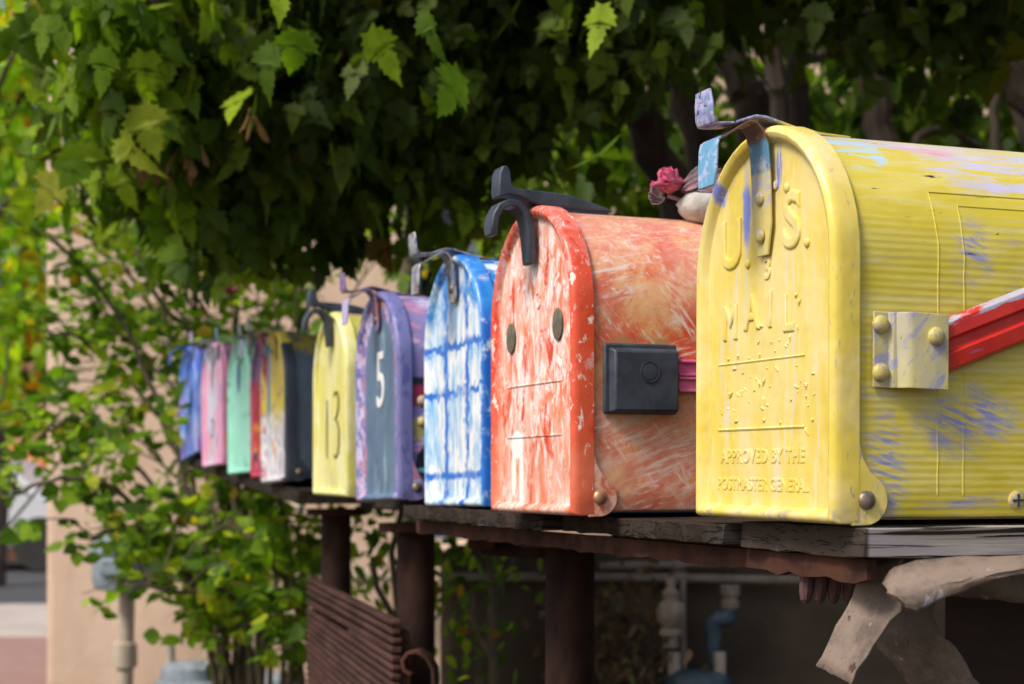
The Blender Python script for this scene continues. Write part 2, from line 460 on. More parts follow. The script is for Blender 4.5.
for x, z in ((.010,.186),(.022,.183),(.031,.176)): e.dome((x,.0019,z), .0028, (0,-1,0), .0015)
e.tube([(-.058,.0024,.090),(.042,.0024,.090)], .0009, 6)
e.tube([(-.058,.0024,.0515),(.042,.0024,.0515)], .0011, 6)
face_text(e, 'APPROVED BY THE', -.006, .0355, .0108, .0021, .0002, .00035, 1.06)
face_text(e, 'POSTMASTER GENERAL', -.006, .0195, .0098, .0021, .0002, .00035, 1.02)
e.build('raised_lettering', ydoor, yl)
# thick drips and grains of old paint on the door
e = MB()
for i in range(64):
    x = random.uniform(-.06,.055); z = random.choice([random.gauss(.100,.006), random.gauss(.074,.007), random.gauss(.066,.006), random.uniform(.03,.13)])
    r = random.uniform(.0005,.0012)
    q = random.uniform(0,3.14); w_ = r*random.uniform(1.2,2.6); e.tube([(x-w_*math.cos(q),.0023,z-w_*math.sin(q)),(x+r*.3,.0018,z+r*.4),(x+w_*math.cos(q),.0023,z+w_*math.sin(q))], [r*.5,r*.9,r*.5], 6)
e.build('paint_drips', ydoor, yl)
# flag bracket and arm
xs = BW/2-.003
br = empty('flag', (0,0,0)); br.parent = yl
ybr = paint('yellow_bracket_paint', C(.66,.56,.10), C(.45,.42,.30), [
    dict(col=C(.33,.32,.44), sc=(160,160,60), th=.56, soft=.05, rot=(.7,0,0)),
    dict(col=C(.12,.08,.05), sc=(240,240,240), th=.68, soft=.03, loc=(3,3,3))], .35, bumps=.6)
b = MB()
prof = [(.0210,.0008),(.0300,.0008),(.0315,.003),(.0335,.0034),(.0350,.006),(.037,.0085),(.0395,.0095),(.0610,.0095)]   # (y, out)
vs = []; fs = []
for (y, o_) in prof:
    for z in (.0715, .111):
        zz = z + (y-.0165)*-.03
        vs += [(xs+o_, y, zz), (xs+o_+.0014, y, zz)]
for i in range(len(prof)-1):
    a = i*4; c_ = a+4
    fs += [(a,c_,c_+2,a+2), (a+1,a+3,c_+3,c_+1), (a,a+1,c_+1,c_), (a+2,c_+2,c_+3,a+3)]
fs += [(0,2,3,1), (len(prof)*4-4, len(prof)*4-3, len(prof)*4-1, len(prof)*4-2)]
b.add(vs, fs)
fb = b.build('bracket', ybr, yl, bevel=.0004)
for y, z, o_ in ((.0250,.104,.002), (.0250,.079,.002), (.0530,.098,.0108)):
    add_rivet(yl, (xs+o_, y, z), .0050, (1,0,0), yel_riv, h=.0034)
bpy.data.objects.remove(br)
redp = paint('red_flag_paint', C(.62,.035,.015), C(.52,.02,.015), [
    dict(col=C(.42,.43,.52), sc=(60,20,160), th=.46, soft=.05, axis=(2,.0088,.02,.0006)),
    dict(col=C(.16,.20,.38), sc=(120,40,200), th=.67, soft=.05, loc=(2,2,2)),
    dict(col=C(.16,.25,.36), sc=(80,60,80), th=.30, soft=.05, blobs=[((0,.009,.0),(.02,.006,.010))])], .3, bumps=.5)
# arm: pressed channel, hinged behind the bracket and rising to the back
a = MB()
sec = [(-.0125,.000),(-.0105,.0035),(-.0035,.0040),(-.002,.0015),(.002,.0015),(.0035,.0040),(.0105,.0035),(.0125,.000),(.0125,-.0012),(-.0125,-.0012)]  # (across, out)
vs = []; n = len(sec)
for y in (0,.05,.12,.2): vs += [(o_, y, z) for z, o_ in sec]
fs = [(j*n+k, j*n+(k+1)%n, (j+1)*n+(k+1)%n, (j+1)*n+k) for j in range(3) for k in range(n)]
fs += [tuple(range(n)), tuple(3*n+k for k in range(n))]
a.add(vs, fs)
arm = a.build('flag_arm', redp, yl, bevel=.0003)
arm.location = (xs+.0045, .048, .0880); arm.scale = (1,1,1.12); arm.rotation_euler = (R(20), 0, 0)
# screw low on the side
sc_ = MB(); sc_.dome((xs, .112, .012), .0052, (1,0,0), .0022)
s1 = sc_.build('screw', yel_riv, yl)
MB().box(xs+.0017, xs+.0026, .1085, .1155, .0114, .0126).box(xs+.0017, xs+.0025, .1114, .1126, .0085, .0155).build('screw_slot', plastic, s1)

# 2 orange -------------------------------------------------
OR, OR2 = C(.60,.095,.035), C(.50,.20,.10)
odoor = paint('orange_door_paint', C(.76,.13,.035), C(.74,.24,.11), [
    dict(col=C(.80,.46,.36), sc=(50,50,24), th=.47, soft=.10, dist=1.0, axis=(0,-.072,.068,.006), amt=.85),
    dict(col=C(.86,.74,.70), sc=(120,120,46), th=.52, dist=1.0, soft=.07, axis=(0,-.070,.068,.006), loc=(3,1,0)),
    dict(col=C(.66,.06,.02), sc=(70,70,26), th=.58, dist=1.0, soft=.05, loc=(5,5,1)),
    dict(col=C(.85,.84,.82), sc=(90,90,60), th=.61, soft=.02, loc=(9,5,1), axis=(2,.06,.2,.01)),
    dict(col=C(.64,.045,.018), sc=(30,30,30), th=.30, soft=.08, rim=(.0745,.1,.0015), amt=.7),
    dict(col=C(.85,.72,.64), sc=(170,170,90), th=.63, soft=.04, rim=(.0735,.1,.001), loc=(5,2,2)),
    dict(col=C(.60,.26,.16), sc=(20,20,20), th=.3, soft=.1, axis=(2,-.01,.045,.01), amt=.3),
    dict(col=C(.86,.84,.80), sc=(20,20,20), solid=True, blobs=[((-.036,0,.050),(.014,.03,.012),.12,90,.25), ((-.043,0,.030),(.0055,.03,.022),.2,90,.3), ((-.028,0,.026),(.0052,.03,.026),.2,90,.3)]),
    ], .36, bumps=.6, brush=(30,30,9), chips=C(.8,.75,.7), lump=.5)
obody = paint('orange_body_paint', C(.74,.17,.06), C(.72,.26,.10), [
    dict(col=C(.74,.38,.14), sc=(14,14,14), th=.46, soft=.12, dist=.6, loc=(1,1,1)),
    dict(col=C(.80,.50,.26), sc=(22,22,22), th=.52, soft=.12, dist=.8, loc=(1,6,1), amt=.8),
    dict(col=C(.60,.07,.03), sc=(20,20,20), th=.52, soft=.08, dist=.9, loc=(8,5,2), amt=.8),
    dict(col=C(.72,.07,.025), sc=(190,40,190), th=.52, soft=.09, dist=.9, loc=(4,1,0), rot=(.55,0,0), amt=.75, patch=16),
    dict(col=C(.72,.07,.025), sc=(170,36,170), th=.52, soft=.09, dist=.9, loc=(8,1,0), rot=(-.85,0,0), amt=.75, patch=21),
    dict(col=C(.62,.10,.05), sc=(260,30,260), th=.54, soft=.08, dist=.6, loc=(3,2,0), rot=(1.3,0,0), amt=.6, patch=13),
    dict(col=C(.70,.54,.50), sc=(210,34,210), th=.52, soft=.07, dist=.6, loc=(7,1,0), rot=(-.45,0,0), axis=(2,-.01,.085,.02), amt=.75, patch=24),
    dict(col=C(.78,.62,.55), sc=(230,30,230), th=.57, soft=.06, dist=.6, loc=(7,6,0), rot=(-.3,0,0), patch=18, amt=.95),
    dict(col=C(.80,.66,.60), sc=(230,30,230), th=.58, soft=.05, dist=.6, loc=(2,6,0), rot=(.9,0,0), patch=27, amt=.95),
    dict(col=C(.40,.25,.11), sc=(60,60,60), th=.48, soft=.1, blobs=[((.083,.048,.066),(.03,.030,.007)), ((.083,.048,.119),(.03,.030,.005))], amt=.7),
    dict(col=C(.78,.56,.42), sc=(12,12,12), th=.47, soft=.10, dist=.5, loc=(4,4,9), amt=.35),
    dict(col=C(.66,.17,.20), sc=(40,20,40), th=.5, soft=.1, axis=(2,.18,.21,.01), amt=.4)], .33, bumps=.7, brush=(24,10,24), lump=.25)
oe = paint('orange_ear_paint', C(.62,.22,.12), C(.55,.10,.04), [dict(col=C(.75,.45,.36), sc=(80,80,80), th=.5, soft=.1)], .35, bumps=.6)
og = mailbox(533, 1.182, 1.0985, 21.3, 'orange red mailbox with scrubbed paint and a square black flag housing',
        dict(door=odoor, body=obody, ear=oe, rivet=brass), handle='plastic', hm=plastic, ridge=False)
stud = simple('tarnished_stud', C(.17,.15,.10), C(.09,.09,.06), .7, .1, (200,)*3, .5, .0006)
for x, z in ((-.046,.129), (.043,.132)):
    b = MB().dome((0,0,0), .0085, (0,-1,0), .0016, 18); o = b.build('oval_stud', stud, og); o.scale = (1,1,1.35); o.location = (x,.001,z)
e = MB(); face_text(e, '3', .006, .152, .018, .0021, .0004, .0005)
e.tube([(-.055,.0021,.093),(.048,.0021,.093)], .0009, 6).tube([(-.055,.0021,.0555),(.048,.0021,.0555)], .0009, 6)
e.build('raised_lettering', odoor, og)
fh = MB().box(xs+.0005, xs+.004, .0190, .074, .0690, .1170).build('flag_housing', plastic, og, bevel=.0015)
hb = MB(); vs = []
for x, d in ((xs+.004,.0018), (xs+.0105,.0045)):
    vs += [(x,.0202+d,.0682+d*.6),(x,.0735-d*.3,.0682+d*.6),(x,.0735-d*.3,.1160-d),(x,.0202+d,.1160-d)]
hb.add(vs, [(3,2,1,0),(4,5,6,7),(0,1,5,4),(1,2,6,5),(2,3,7,6),(3,0,4,7)])
hb.build('housing_cover', plastic, fh, bevel=.0012)
b = MB(); b.lathe([(.0072,0),(.0072,.0010),(.0064,.0010),(.0062,.0002),(.0060,.0002),(.0056,.0009),(.001,.0014)], 24,
      Matrix.Translation((xs+.0104,.0500,.0975)) @ Matrix.Rotation(R(90),4,'Y'))
b.build('button', plastic, fh)
pk = simple('magenta_plastic', C(.62,.10,.28), C(.70,.16,.34), .4, 0, (60,)*3, .2, .0005)
fa = MB().box(xs+.0015, xs+.0045, .075, .22, .0845, .107)
for z in (.0855,.0940,.0965,.1055): fa.box(xs+.0045, xs+.0062, .075, .22, z-.0009, z+.0009)
fa.build('flag_arm', pk, og, bevel=.0004)

# 3 blue and white ------------------------------------------
BLU = C(.012,.15,.60); WHI = C(.72,.78,.82)
ln = dict(sc=(50,50,50), th=.40, soft=.10)
bdoor = paint('blue_white_door_paint', C(.50,.66,.80), C(.22,.46,.74), [
    dict(col=C(.80,.82,.82), sc=(70,70,20), th=.46, soft=.08, loc=(2,0,0)),
    dict(col=C(.22,.48,.76), sc=(120,120,30), th=.55, soft=.07, loc=(2,5,0)),
    dict(col=C(.62,.22,.14), sc=(60,60,20), th=.62, soft=.04, axis=(0,-.012,.03,.01), loc=(4,3,3), amt=.5),
    dict(col=BLU, **ln, axis=(0,-.034,-.024,.003), wob=.022), dict(col=BLU, **ln, axis=(0,.024,.033,.003), wob=.022),
    dict(col=BLU, **ln, axis=(2,.136,.144,.002), wob=.03), dict(col=BLU, **ln, axis=(2,.096,.104,.002), wob=.03),
    dict(col=BLU, **ln, axis=(2,.024,.030,.002), wob=.010),
    dict(col=BLU, **ln, rim=(.0805,.10,.0015), wob=.008),
    dict(col=C(.03,.25,.68), sc=(30,30,30), th=.50, soft=.10, axis=(2,.165,.23,.01))], .3, bumps=.7, brush=(50,50,14), lump=.3)
bbody = paint('blue_body_paint', C(.02,.18,.62), C(.03,.24,.68), [
    dict(col=WHI, sc=(90,60,20), th=.53, soft=.03, axis=(2,.165,.23,.01)), dict(col=WHI, sc=(80,80,12), th=.62, soft=.03)], .3, bumps=.7)
wmet = paint('worn_white_metal', C(.50,.52,.52), C(.30,.33,.36), [
    dict(col=C(.05,.14,.34), sc=(90,90,90), th=.56, soft=.05), dict(col=C(.35,.14,.05), sc=(90,90,60), th=.58, soft=.05, loc=(4,1,1)),
    dict(col=C(.04,.03,.03), sc=(160,160,160), th=.62, soft=.04, loc=(3,3,3))], .35, bumps=.6, metal=.3)
mailbox(455, 1.44, 1.0990, 20.5, 'mailbox painted in white and bright blue panes with a worn white metal latch',
        dict(door=bdoor, body=bbody, rivet=steel), hm=(wmet, wmet, wmet, steel), lean=-.8)

# 4 slate blue with number 5 ---------------------------------
PU = C(.26,.26,.55)
fdoor = paint('slate_door_paint', C(.075,.125,.21), C(.11,.19,.28), [
    dict(col=C(.28,.40,.48), sc=(120,120,16), th=.58, soft=.08, axis=(0,-.02,.02,.01)),
    dict(col=C(.16,.165,.37), sc=(30,30,30), th=.22, soft=.08, rim=(.054,.12,.002), wob=.010),
    dict(col=C(.56,.52,.74), sc=(80,80,40), th=.50, soft=.05, rim=(.058,.077,.003), loc=(1,1,4)),
    dict(col=C(.58,.20,.16), sc=(100,100,60), th=.55, soft=.04, rim=(.056,.074,.003)),
    dict(col=C(.10,.10,.32), sc=(100,100,60), th=.58, soft=.04, rim=(.056,.09,.003), loc=(8,1,4))], .4, bumps=.7, brush=(40,40,12))
fbody = paint('purple_body_paint', C(.17,.16,.37), C(.23,.20,.42), [
    dict(col=C(.50,.22,.34), sc=(60,20,60), th=.58, soft=.05), dict(col=C(.50,.46,.68), sc=(60,20,60), th=.56, soft=.05, loc=(4,1,1)),
    dict(col=C(.30,.03,.07), sc=(30,30,30), th=.3, soft=.08, axis=(2,.094,.118,.002)),
    dict(col=C(.02,.02,.035), sc=(30,30,30), th=.3, soft=.08, axis=(2,.116,.124,.002)),
    dict(col=C(.45,.38,.12), sc=(60,60,60), th=.42, soft=.08, axis=(2,.060,.082,.004)),
    dict(col=C(.012,.015,.03), sc=(60,60,60), solid=True, blobs=[((.083,.034,.036),(.03,.020,.022),.12,90,.15)]),
    dict(col=C(.10,.40,.42), sc=(60,60,60), solid=True, blobs=[((.083,.038,.040),(.03,.007,.007),.2,90,.3), ((.083,.026,.030),(.03,.012,.003),.2,90,.3)])], .4, bumps=.6)
pmet = paint('chipped_purple_metal', C(.16,.14,.38), C(.28,.22,.46), [dict(col=C(.40,.12,.07), sc=(90,90,90), th=.54, soft=.05), dict(col=C(.03,.02,.05), sc=(120,120,120), th=.58, soft=.05, loc=(4,4,4))], .4, bumps=.6)
pale_pur = paint('lilac_metal', C(.50,.44,.68), C(.42,.36,.6), [], .4)
fv = mailbox(379, 1.73, 1.1000, 21.0, 'slate blue mailbox with purple edges and a white number 5 on its door',
        dict(door=fdoor, body=fbody, rivet=steel, ear=fbody), hm=(pale_pur, pmet, pmet, steel), lean=-1.6)
white = simple('white_brush_paint', C(.75,.76,.76), C(.66,.68,.70), .5, 0, (90,)*3, .3, .0005)
e = MB(); face_text(e, '5', .004, .124, .084, .0016, .0004, .0003, sx=.8); e.build('number', white, fv)
for z in (.079,.100): add_rivet(fv, (xs,.0235,z), .0055, (1,0,0), yel_riv, h=.005)

# 5 lime yellow with number 13 -------------------------------
tdoor = paint('lime_door_paint', C(.66,.62,.15), C(.60,.56,.12), [dict(col=C(.72,.70,.36), sc=(50,50,14), th=.5, soft=.1),
    dict(col=C(.55,.50,.30), sc=(60,60,60), th=.5, soft=.1, blobs=[((0,0,.022),(.02,.02,.012))])], .42, bumps=.4, brush=(24,24,8))
tbody = paint('lime_body_paint', C(.42,.40,.08), C(.50,.47,.10), [], .45)
tn = mailbox(331, 1.973, 1.1025, 20.6, 'pale lime yellow mailbox with a thin dark number 13 on its door',
        dict(door=tdoor, body=tbody, rivet=steel), handle='plastic', hm=plastic, lean=.4)
ink = simple('dark_brown_marker', C(.07,.045,.02), C(.12,.08,.03), .6, 0, (60,)*3, .1)
e = MB()
e.tube([(-.026,.0017,.115),(-.025,.0017,.09),(-.026,.0017,.062),(-.0255,.0017,.044)], [.0012,.0015,.0013,.0009], 6)
th3 = [(.008,.119),(.014,.1235),(.024,.123),(.030,.115),(.029,.105),(.023,.0965),(.014,.091),(.024,.088),(.032,.078),(.032,.062),(.026,.050),(.016,.0455),(.008,.049)]
e.tube([(x,.0017,z) for x,z in th3], [.001]+[.0015]*11+[.001], 6)
e.build('number', ink, tn)

# 6 patchwork / dark slate side ------------------------------
gdoor = paint('patchwork_door_paint', C(.52,.52,.60), C(.72,.70,.74), [
    dict(col=C(.80,.62,.08), sc=(8,8,4), th=.38, soft=.03, axis=(2,.085,.24,.012), wob=.03),
    dict(col=C(.10,.30,.42), sc=(8,8,4), th=.40, soft=.03, axis=(0,-.060,-.035,.004), wob=.01),
    dict(col=C(.40,.07,.10), sc=(60,60,16), th=.50, soft=.03, axis=(0,-.09,-.052,.004), wob=.01),
    dict(col=C(.70,.30,.03), sc=(60,60,40), th=.48, soft=.03, blobs=[((-.008,0,.050),(.026,.03,.038))]),
    dict(col=C(.78,.76,.80), sc=(60,60,30), th=.48, soft=.03, axis=(2,-.01,.10,.01), loc=(3,3,1)),
    dict(col=C(.25,.22,.30), sc=(70,70,50), th=.58, soft=.03, loc=(7,7,2)),
    dict(col=C(.04,.05,.07), sc=(30,30,30), th=.2, soft=.05, axis=(0,.055,.09,.003), wob=.01)], .4, bumps=.6)
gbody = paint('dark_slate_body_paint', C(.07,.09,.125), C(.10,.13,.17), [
    dict(col=C(.34,.27,.04), sc=(40,40,40), th=.45, soft=.04, axis=(2,.185,.24,.006), wob=.03)], .45, bumps=.6)
dmet = simple('dark_latch_metal', C(.05,.05,.06), C(.12,.12,.13), .45, .5, (90,)*3)
gr = mailbox(275, 2.39, 1.1180, 21, 'mailbox with a patchwork door of yellow, white and orange and a dark slate side',
        dict(door=gdoor, body=gbody, rivet=steel), hm=(dmet, wmet, gdoor, steel), lean=-1.5)
MB().box(xs, xs+.004, .038, .085, .070, .115).build('flag_plate', simple('pale_grey_paint', C(.34,.37,.40), C(.26,.28,.32), .5), gr, bevel=.001)

# 7 mint ------------------------------------------------------
mdoor = paint('mint_door_paint', C(.30,.72,.56), C(.38,.78,.64), [
    dict(col=C(.04,.14,.42), sc=(40,40,40), th=.40, soft=.04, blobs=[((-.018,0,.158),(.016,.03,.03))]),
    dict(col=C(.10,.34,.30), sc=(60,60,30), th=.62, soft=.04)], .42, bumps=.4)
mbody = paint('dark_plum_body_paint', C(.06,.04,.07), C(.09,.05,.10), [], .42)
_unused = paint('crimson_body_paint', C(.30,.015,.03), C(.22,.02,.06), [
    dict(col=C(.60,.24,.02), sc=(60,30,60), th=.50, soft=.04, axis=(2,.03,.09,.01)), dict(col=C(.13,.09,.17), sc=(8,8,8), th=.2, soft=.04, axis=(2,.15,.24,.01))], .42)
mn = mailbox(240, 2.69, 1.1310, 22, 'mint green mailbox with a blue mark near the top of its door',
        dict(door=mdoor, body=mbody, rivet=steel), hm=(dmet, skyb, mdoor, steel), lean=-1.2)
blk = MB().lathe([(.018,0),(.018,.02),(.012,.024)], 16, Matrix.Translation((.084,.02,.024)) @ Matrix.Rotation(R(90),4,'Y')).build('lock', dmet, mn)

rdoor = paint('crimson_door_paint', C(.48,.02,.03), C(.36,.02,.05), [
    dict(col=C(.75,.30,.03), sc=(60,60,30), th=.48, soft=.04, axis=(2,.03,.085,.008), wob=.02),
    dict(col=C(.16,.10,.22), sc=(20,20,12), th=.36, soft=.05, axis=(2,.15,.24,.008), wob=.02),
    dict(col=C(.55,.10,.22), sc=(60,60,20), th=.55, soft=.04, loc=(2,2,2))], .42)
mailbox(264, 2.545, 1.1245, 22, 'thin crimson sliver of a mailbox squeezed between the mint green and the patchwork one',
        dict(door=rdoor, body=_unused, rivet=steel), hm=(pale_pur, wmet, rdoor, steel), lean=-1.0)

# 8 pink ------------------------------------------------------
kdoor = paint('pink_door_paint', C(.66,.27,.48), C(.72,.38,.56), [
    dict(col=C(.55,.62,.72), sc=(40,40,18), th=.46, soft=.05, axis=(0,-.055,.025,.006), wob=.02),
    dict(col=C(.70,.26,.28), sc=(50,50,20), th=.58, soft=.04, loc=(3,3,1)),
    dict(col=C(.14,.22,.50), sc=(50,50,20), th=.62, soft=.04, loc=(6,3,1))], .42)
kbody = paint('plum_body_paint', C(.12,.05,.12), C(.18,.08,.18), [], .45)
kp = mailbox(213, 2.93, 1.1450, 22.5, 'pink mailbox streaked with pale blue and white, next to the mint green one',
        dict(door=kdoor, body=kbody, rivet=steel), hm=(dmet, pale_pur, kdoor, steel), lean=-1.8)
e = MB(); face_text(e, '3', -.01, .066, .05, .0016, .0004, .0003, sx=.8); e.build('number', simple('dark_blue_brush_paint', C(.10,.10,.25)), kp)

# 9 far blue --------------------------------------------------
udoor = paint('cobalt_door_paint', C(.05,.12,.58), C(.12,.26,.68), [
    dict(col=C(.36,.48,.74), sc=(40,40,12), th=.56, soft=.06, axis=(2,-.01,.15,.02)), dict(col=C(.28,.18,.50), sc=(40,40,12), th=.58, soft=.06, loc=(4,4,1))], .42)
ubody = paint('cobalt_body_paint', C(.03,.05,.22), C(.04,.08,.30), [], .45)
cob = simple('cobalt_metal', C(.03,.12,.50), C(.05,.10,.35), .4, 0, (90,)*3)
fb_ = mailbox(190, 3.27, 1.1660, 22.5, 'cobalt blue mailbox leaning at the far end of the row',
        dict(door=udoor, body=ubody, rivet=steel), hm=(cob, dmet, udoor, steel), lean=-6)
for o, lb in (): pass

# ------------------------------------------------------------------ shelf
def wood(name, c1, c2, c3, rough=.8, end=None):
    m = Mat(name, rough, spec=.12)
    g = m.noise(1, sc=(70,3.5,140), detail=6, rough=.7, dist=1.0)
    c = m.mix(m.ss(g, .35, .62), c1, c2)
    st = m.noise(1, sc=(40,9,40), detail=3, loc=(3,0,0))
    c = m.mix(m.ss(st, .5, .7), c, c3)
    cr = m.noise(1, sc=(60,8,380), detail=3, rough=.5, dist=.8, loc=(0,7,0))
    cm = m.ss(cr, .57, .63)
    c = m.mix(cm, c, C(.02,.015,.012))
    if end: c = m.mix(m.ss(m.math('ADD', m.xyz()[1], m.math('MULTIPLY', m.noise(60), .002)), .007, .004), c, end)  # front end darkened: stain, with its shade painted in too
    m.color(c)
    pr = m.bump(g, .6, .0012)
    m.bump(m.math('MULTIPLY', cm, -1), 1, .0025, pr)
    return m.m
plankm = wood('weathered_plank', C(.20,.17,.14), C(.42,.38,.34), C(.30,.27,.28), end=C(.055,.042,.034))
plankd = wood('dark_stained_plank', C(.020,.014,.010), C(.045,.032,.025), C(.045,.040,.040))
phi = 20.3
ax = Vector((math.sin(R(phi)), -math.cos(R(phi)), 0)); ay = Vector((math.cos(R(phi)), math.sin(R(phi)), 0))
O = Vector(((761-CX)/F*.926, .926, 0))
def row(u, v, z): return O + ax*u + ay*v + Vector((0,0,z))
u = .088; k = 0
labels = ['split grey weathered plank with cracked edge under the large yellow mailbox', 'dark plank end behind the yellow mailbox plank, under the orange mailbox',
          'brown stained plank under the door of the orange mailbox', 'grey green plank between the orange and the blue and white mailboxes', 'dark plank under the blue and white mailbox',
          'dark plank just above the second post from the right', 'brown plank under the number 5 mailbox', 'dark plank under the lime yellow mailbox', 'farthest plank of the near shelf, beyond the lime yellow mailbox']
while u > -1.06:
    wd = [.134,.135,.136,.13,.13,.13,.13,.13,.13][k]
    t = .0165 if k == 0 else .0125; v0 = [.010,-.002,.004,-.010,-.006,-.002,.05,.06,.06][k]
    p = row(u-wd/2, v0, [1.0985,1.0965,1.0968,1.097,1.0975,1.0978,1.098,1.1,1.1][k])
    mb = MB(); W2 = wd/2-.001
    # slightly ragged slab, front edge eaten away
    nx = 10; ny = 12; vs = []; 
    for iz in (0,1):
        for iy in range(ny+1):
            for ix in range(nx+1):
                x = -W2+2*W2*ix/nx; y = .52*iy/ny
                if iy == 0: y += random.uniform(0,.004)
                z = -t*(1-iz) + random.uniform(-.0005,.0005)
                vs.append((x,y,z if iz else z+random.uniform(0,.0012)))
    def id_(iz,iy,ix): return iz*(nx+1)*(ny+1)+iy*(nx+1)+ix
    fs = []
    for iy in range(ny):
        for ix in range(nx):
            fs.append((id_(1,iy,ix),id_(1,iy,ix+1),id_(1,iy+1,ix+1),id_(1,iy+1,ix))); fs.append((id_(0,iy,ix),id_(0,iy+1,ix),id_(0,iy+1,ix+1),id_(0,iy,ix+1)))
    for ix in range(nx):
        for iy in (0,ny): fs.append((id_(0,iy,ix),id_(0,iy,ix+1),id_(1,iy,ix+1),id_(1,iy,ix)))
    for iy in range(ny):
        for ix in (0,nx): fs.append((id_(0,iy,ix),id_(0,iy+1,ix),id_(1,iy+1,ix),id_(1,iy,ix)))
    mb.add(vs, fs)
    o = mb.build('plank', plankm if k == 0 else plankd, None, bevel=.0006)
    o.location = p; o.rotation_euler = (0,0,R(phi-90)); tag(o, labels[k], 'plank', 'planks of the mailbox shelf')
    u -= wd; k += 1
# rusty angle iron along the front under the planks
def ragged_beam(name, p0, p1, h, d, mat, jag=.0015, n=60):
    """bar from p0 to p1 (top front edge), h tall, d deep toward ay"""
    mb = MB(); vs = []
    for i in range(n+1):
        p = p0.lerp(p1, i/n); j = random.uniform(-jag, jag)
        vs += [p, p+ay*d, p+ay*d+Vector((0,0,-h+j)), p+Vector((0,0,-h+j))]
    fs = [(i*4+a, i*4+(a+1)%4, i*4+4+(a+1)%4, i*4+4+a) for i in range(n) for a in range(4)] + [(0,3,2,1), (4*n,4*n+1,4*n+2,4*n+3)]
    return mb.add(vs, fs).build(name, mat, None)
ragged_steel = simple('rusty_brown_steel', C(.036,.018,.014), C(.095,.038,.024), .8, 0, (30,30,30), .7, .001, .15)
bm_ = ragged_beam('shelf_beam', row(.080,.018,1.0818), row(-.72,.018,1.0825), .012, .006, ragged_steel)
tag(bm_, 'rusty brown angle iron running under the front of the shelf planks', 'beam')
bb = ragged_beam('shelf_beam', row(.080,.34,1.0790), row(-.98,.34,1.0795), .03, .006, ragged_steel)
tag(bb, 'brown iron bar under the back of the shelf planks', 'beam')
# upper far shelf
fs_pts = [(275,2.39,1.1180),(240,2.69,1.1310),(213,2.93,1.1450),(190,3.27,1.1660)]
P = [Vector(((a-CX)/F*b, b, c)) for a,b,c in fs_pts]
d = (P[-1]-P[0]).normalized()
sh = MB(); A = P[0]-d*.12; B = P[-1]+d*.12
for q in (A, B): pass
vs = []
for q in (A, B):
    for v, z in ((.01,-.004),(.45,-.004),(.45,-.024),(.01,-.024)): vs.append(q+ay*v+Vector((0,0,z)))
sh.add(vs, [(0,1,5,4),(1,2,6,5),(2,3,7,6),(3,0,4,7),(0,3,2,1),(4,5,6,7)])
tag(sh.build('shelf_board', plankd, None, bevel=.001), 'dark board carrying the four farthest mailboxes', 'shelf')

# posts
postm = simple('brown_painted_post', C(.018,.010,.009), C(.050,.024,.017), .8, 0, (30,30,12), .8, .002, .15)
posts = [(570,1.53,1.068,'thick brown round post under the orange mailbox, rightmost of the three'), (416,1.98,1.068,'brown round post under the number 5 mailbox, beside the slatted panel'), (336,2.52,1.075,'brown round post under the lime yellow mailbox, behind the slatted panel')]
for px, Y, zt, lb in posts:
    x = (px-CX)/F*Y
    t = empty('post', (x,Y,0), 0, lb, 'post', 'posts under the mailbox shelf')
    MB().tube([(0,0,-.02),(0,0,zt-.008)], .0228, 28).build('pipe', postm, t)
    MB().lathe([(.045,zt-.008),(.045,zt+.002)], 20).build('cap_plate', ragged_steel, t)
# slatted panel
q0 = Vector((-.128,1.83,0)); q1 = Vector((-.321,2.62,0)); dv = (q1-q0); Ls = dv.length
t = empty('slatted_panel', (q0.x,q0.y,.0), math.atan2(dv.y,dv.x), 'dark brown panel of narrow slats leaning between the posts, one slat broken', 'panel')
slm = simple('brown_slat_wood', C(.040,.019,.016), C(.085,.042,.034), .75, 0, (8,60,60), .5, .001, .15)
for k in range(32):
    z = .963-k*.0100
    if k in (4,):
        MB().box(0,Ls*.42,-.006,.006,z-.0036,z+.0036).build('slat', slm, t, bevel=.0015); continue
    if k == 3:
        o = MB().box(0,Ls,-.006,.006,-.0036,.0036).build('slat', slm, t, bevel=.0015); o.location.z = z; o.rotation_euler.y = R(.35); continue
    MB().box(0,Ls,-.006+random.uniform(-.001,.001),.006,z-.0034,z+.0034).build('slat', slm, t, bevel=.0022)
for xx in (.012, Ls-.03): MB().box(xx,xx+.02,-.018,-.0068,.58,.955).build('batten', slm, t)

# short cross bar and hook
t = empty('cross_bar', at(483,541,1.60), 0, 'short rusty bar with a square block end beside the rightmost post', 'bar')
MB().box(-.014,.012,-.02,.02,-.007,.007).build('block', ragged_steel, t, bevel=.001)
MB().tube([(.0,.01,-.006),(.10,-.02,-.010)], .0085, 12).build('rod', postm, t)
t = empty('iron_hook', at(432,700,1.75), 0, 'curled rusty iron strap low beside the post with the slatted panel', 'hook')
MB().ribbon([(.0,.0),(-.004,.02),(-.003,.034),(.004,.046),(.014,.052),(.024,.050),(.030,.042),(.028,.032),(.02,.027)], -.012,.012,.004, Matrix.Rotation(R(80),4,'Z')).build('strap', ragged_steel, t, bevel=.0008)
t = MB().box(-.022,.022,-.01,.01,-.03,.02).build('iron_bracket', ragged_steel, None, bevel=.003); t.location = at(437,655,1.72); t.rotation_euler = (0,R(30),R(-40)); 
bpy.data.objects.remove(t)

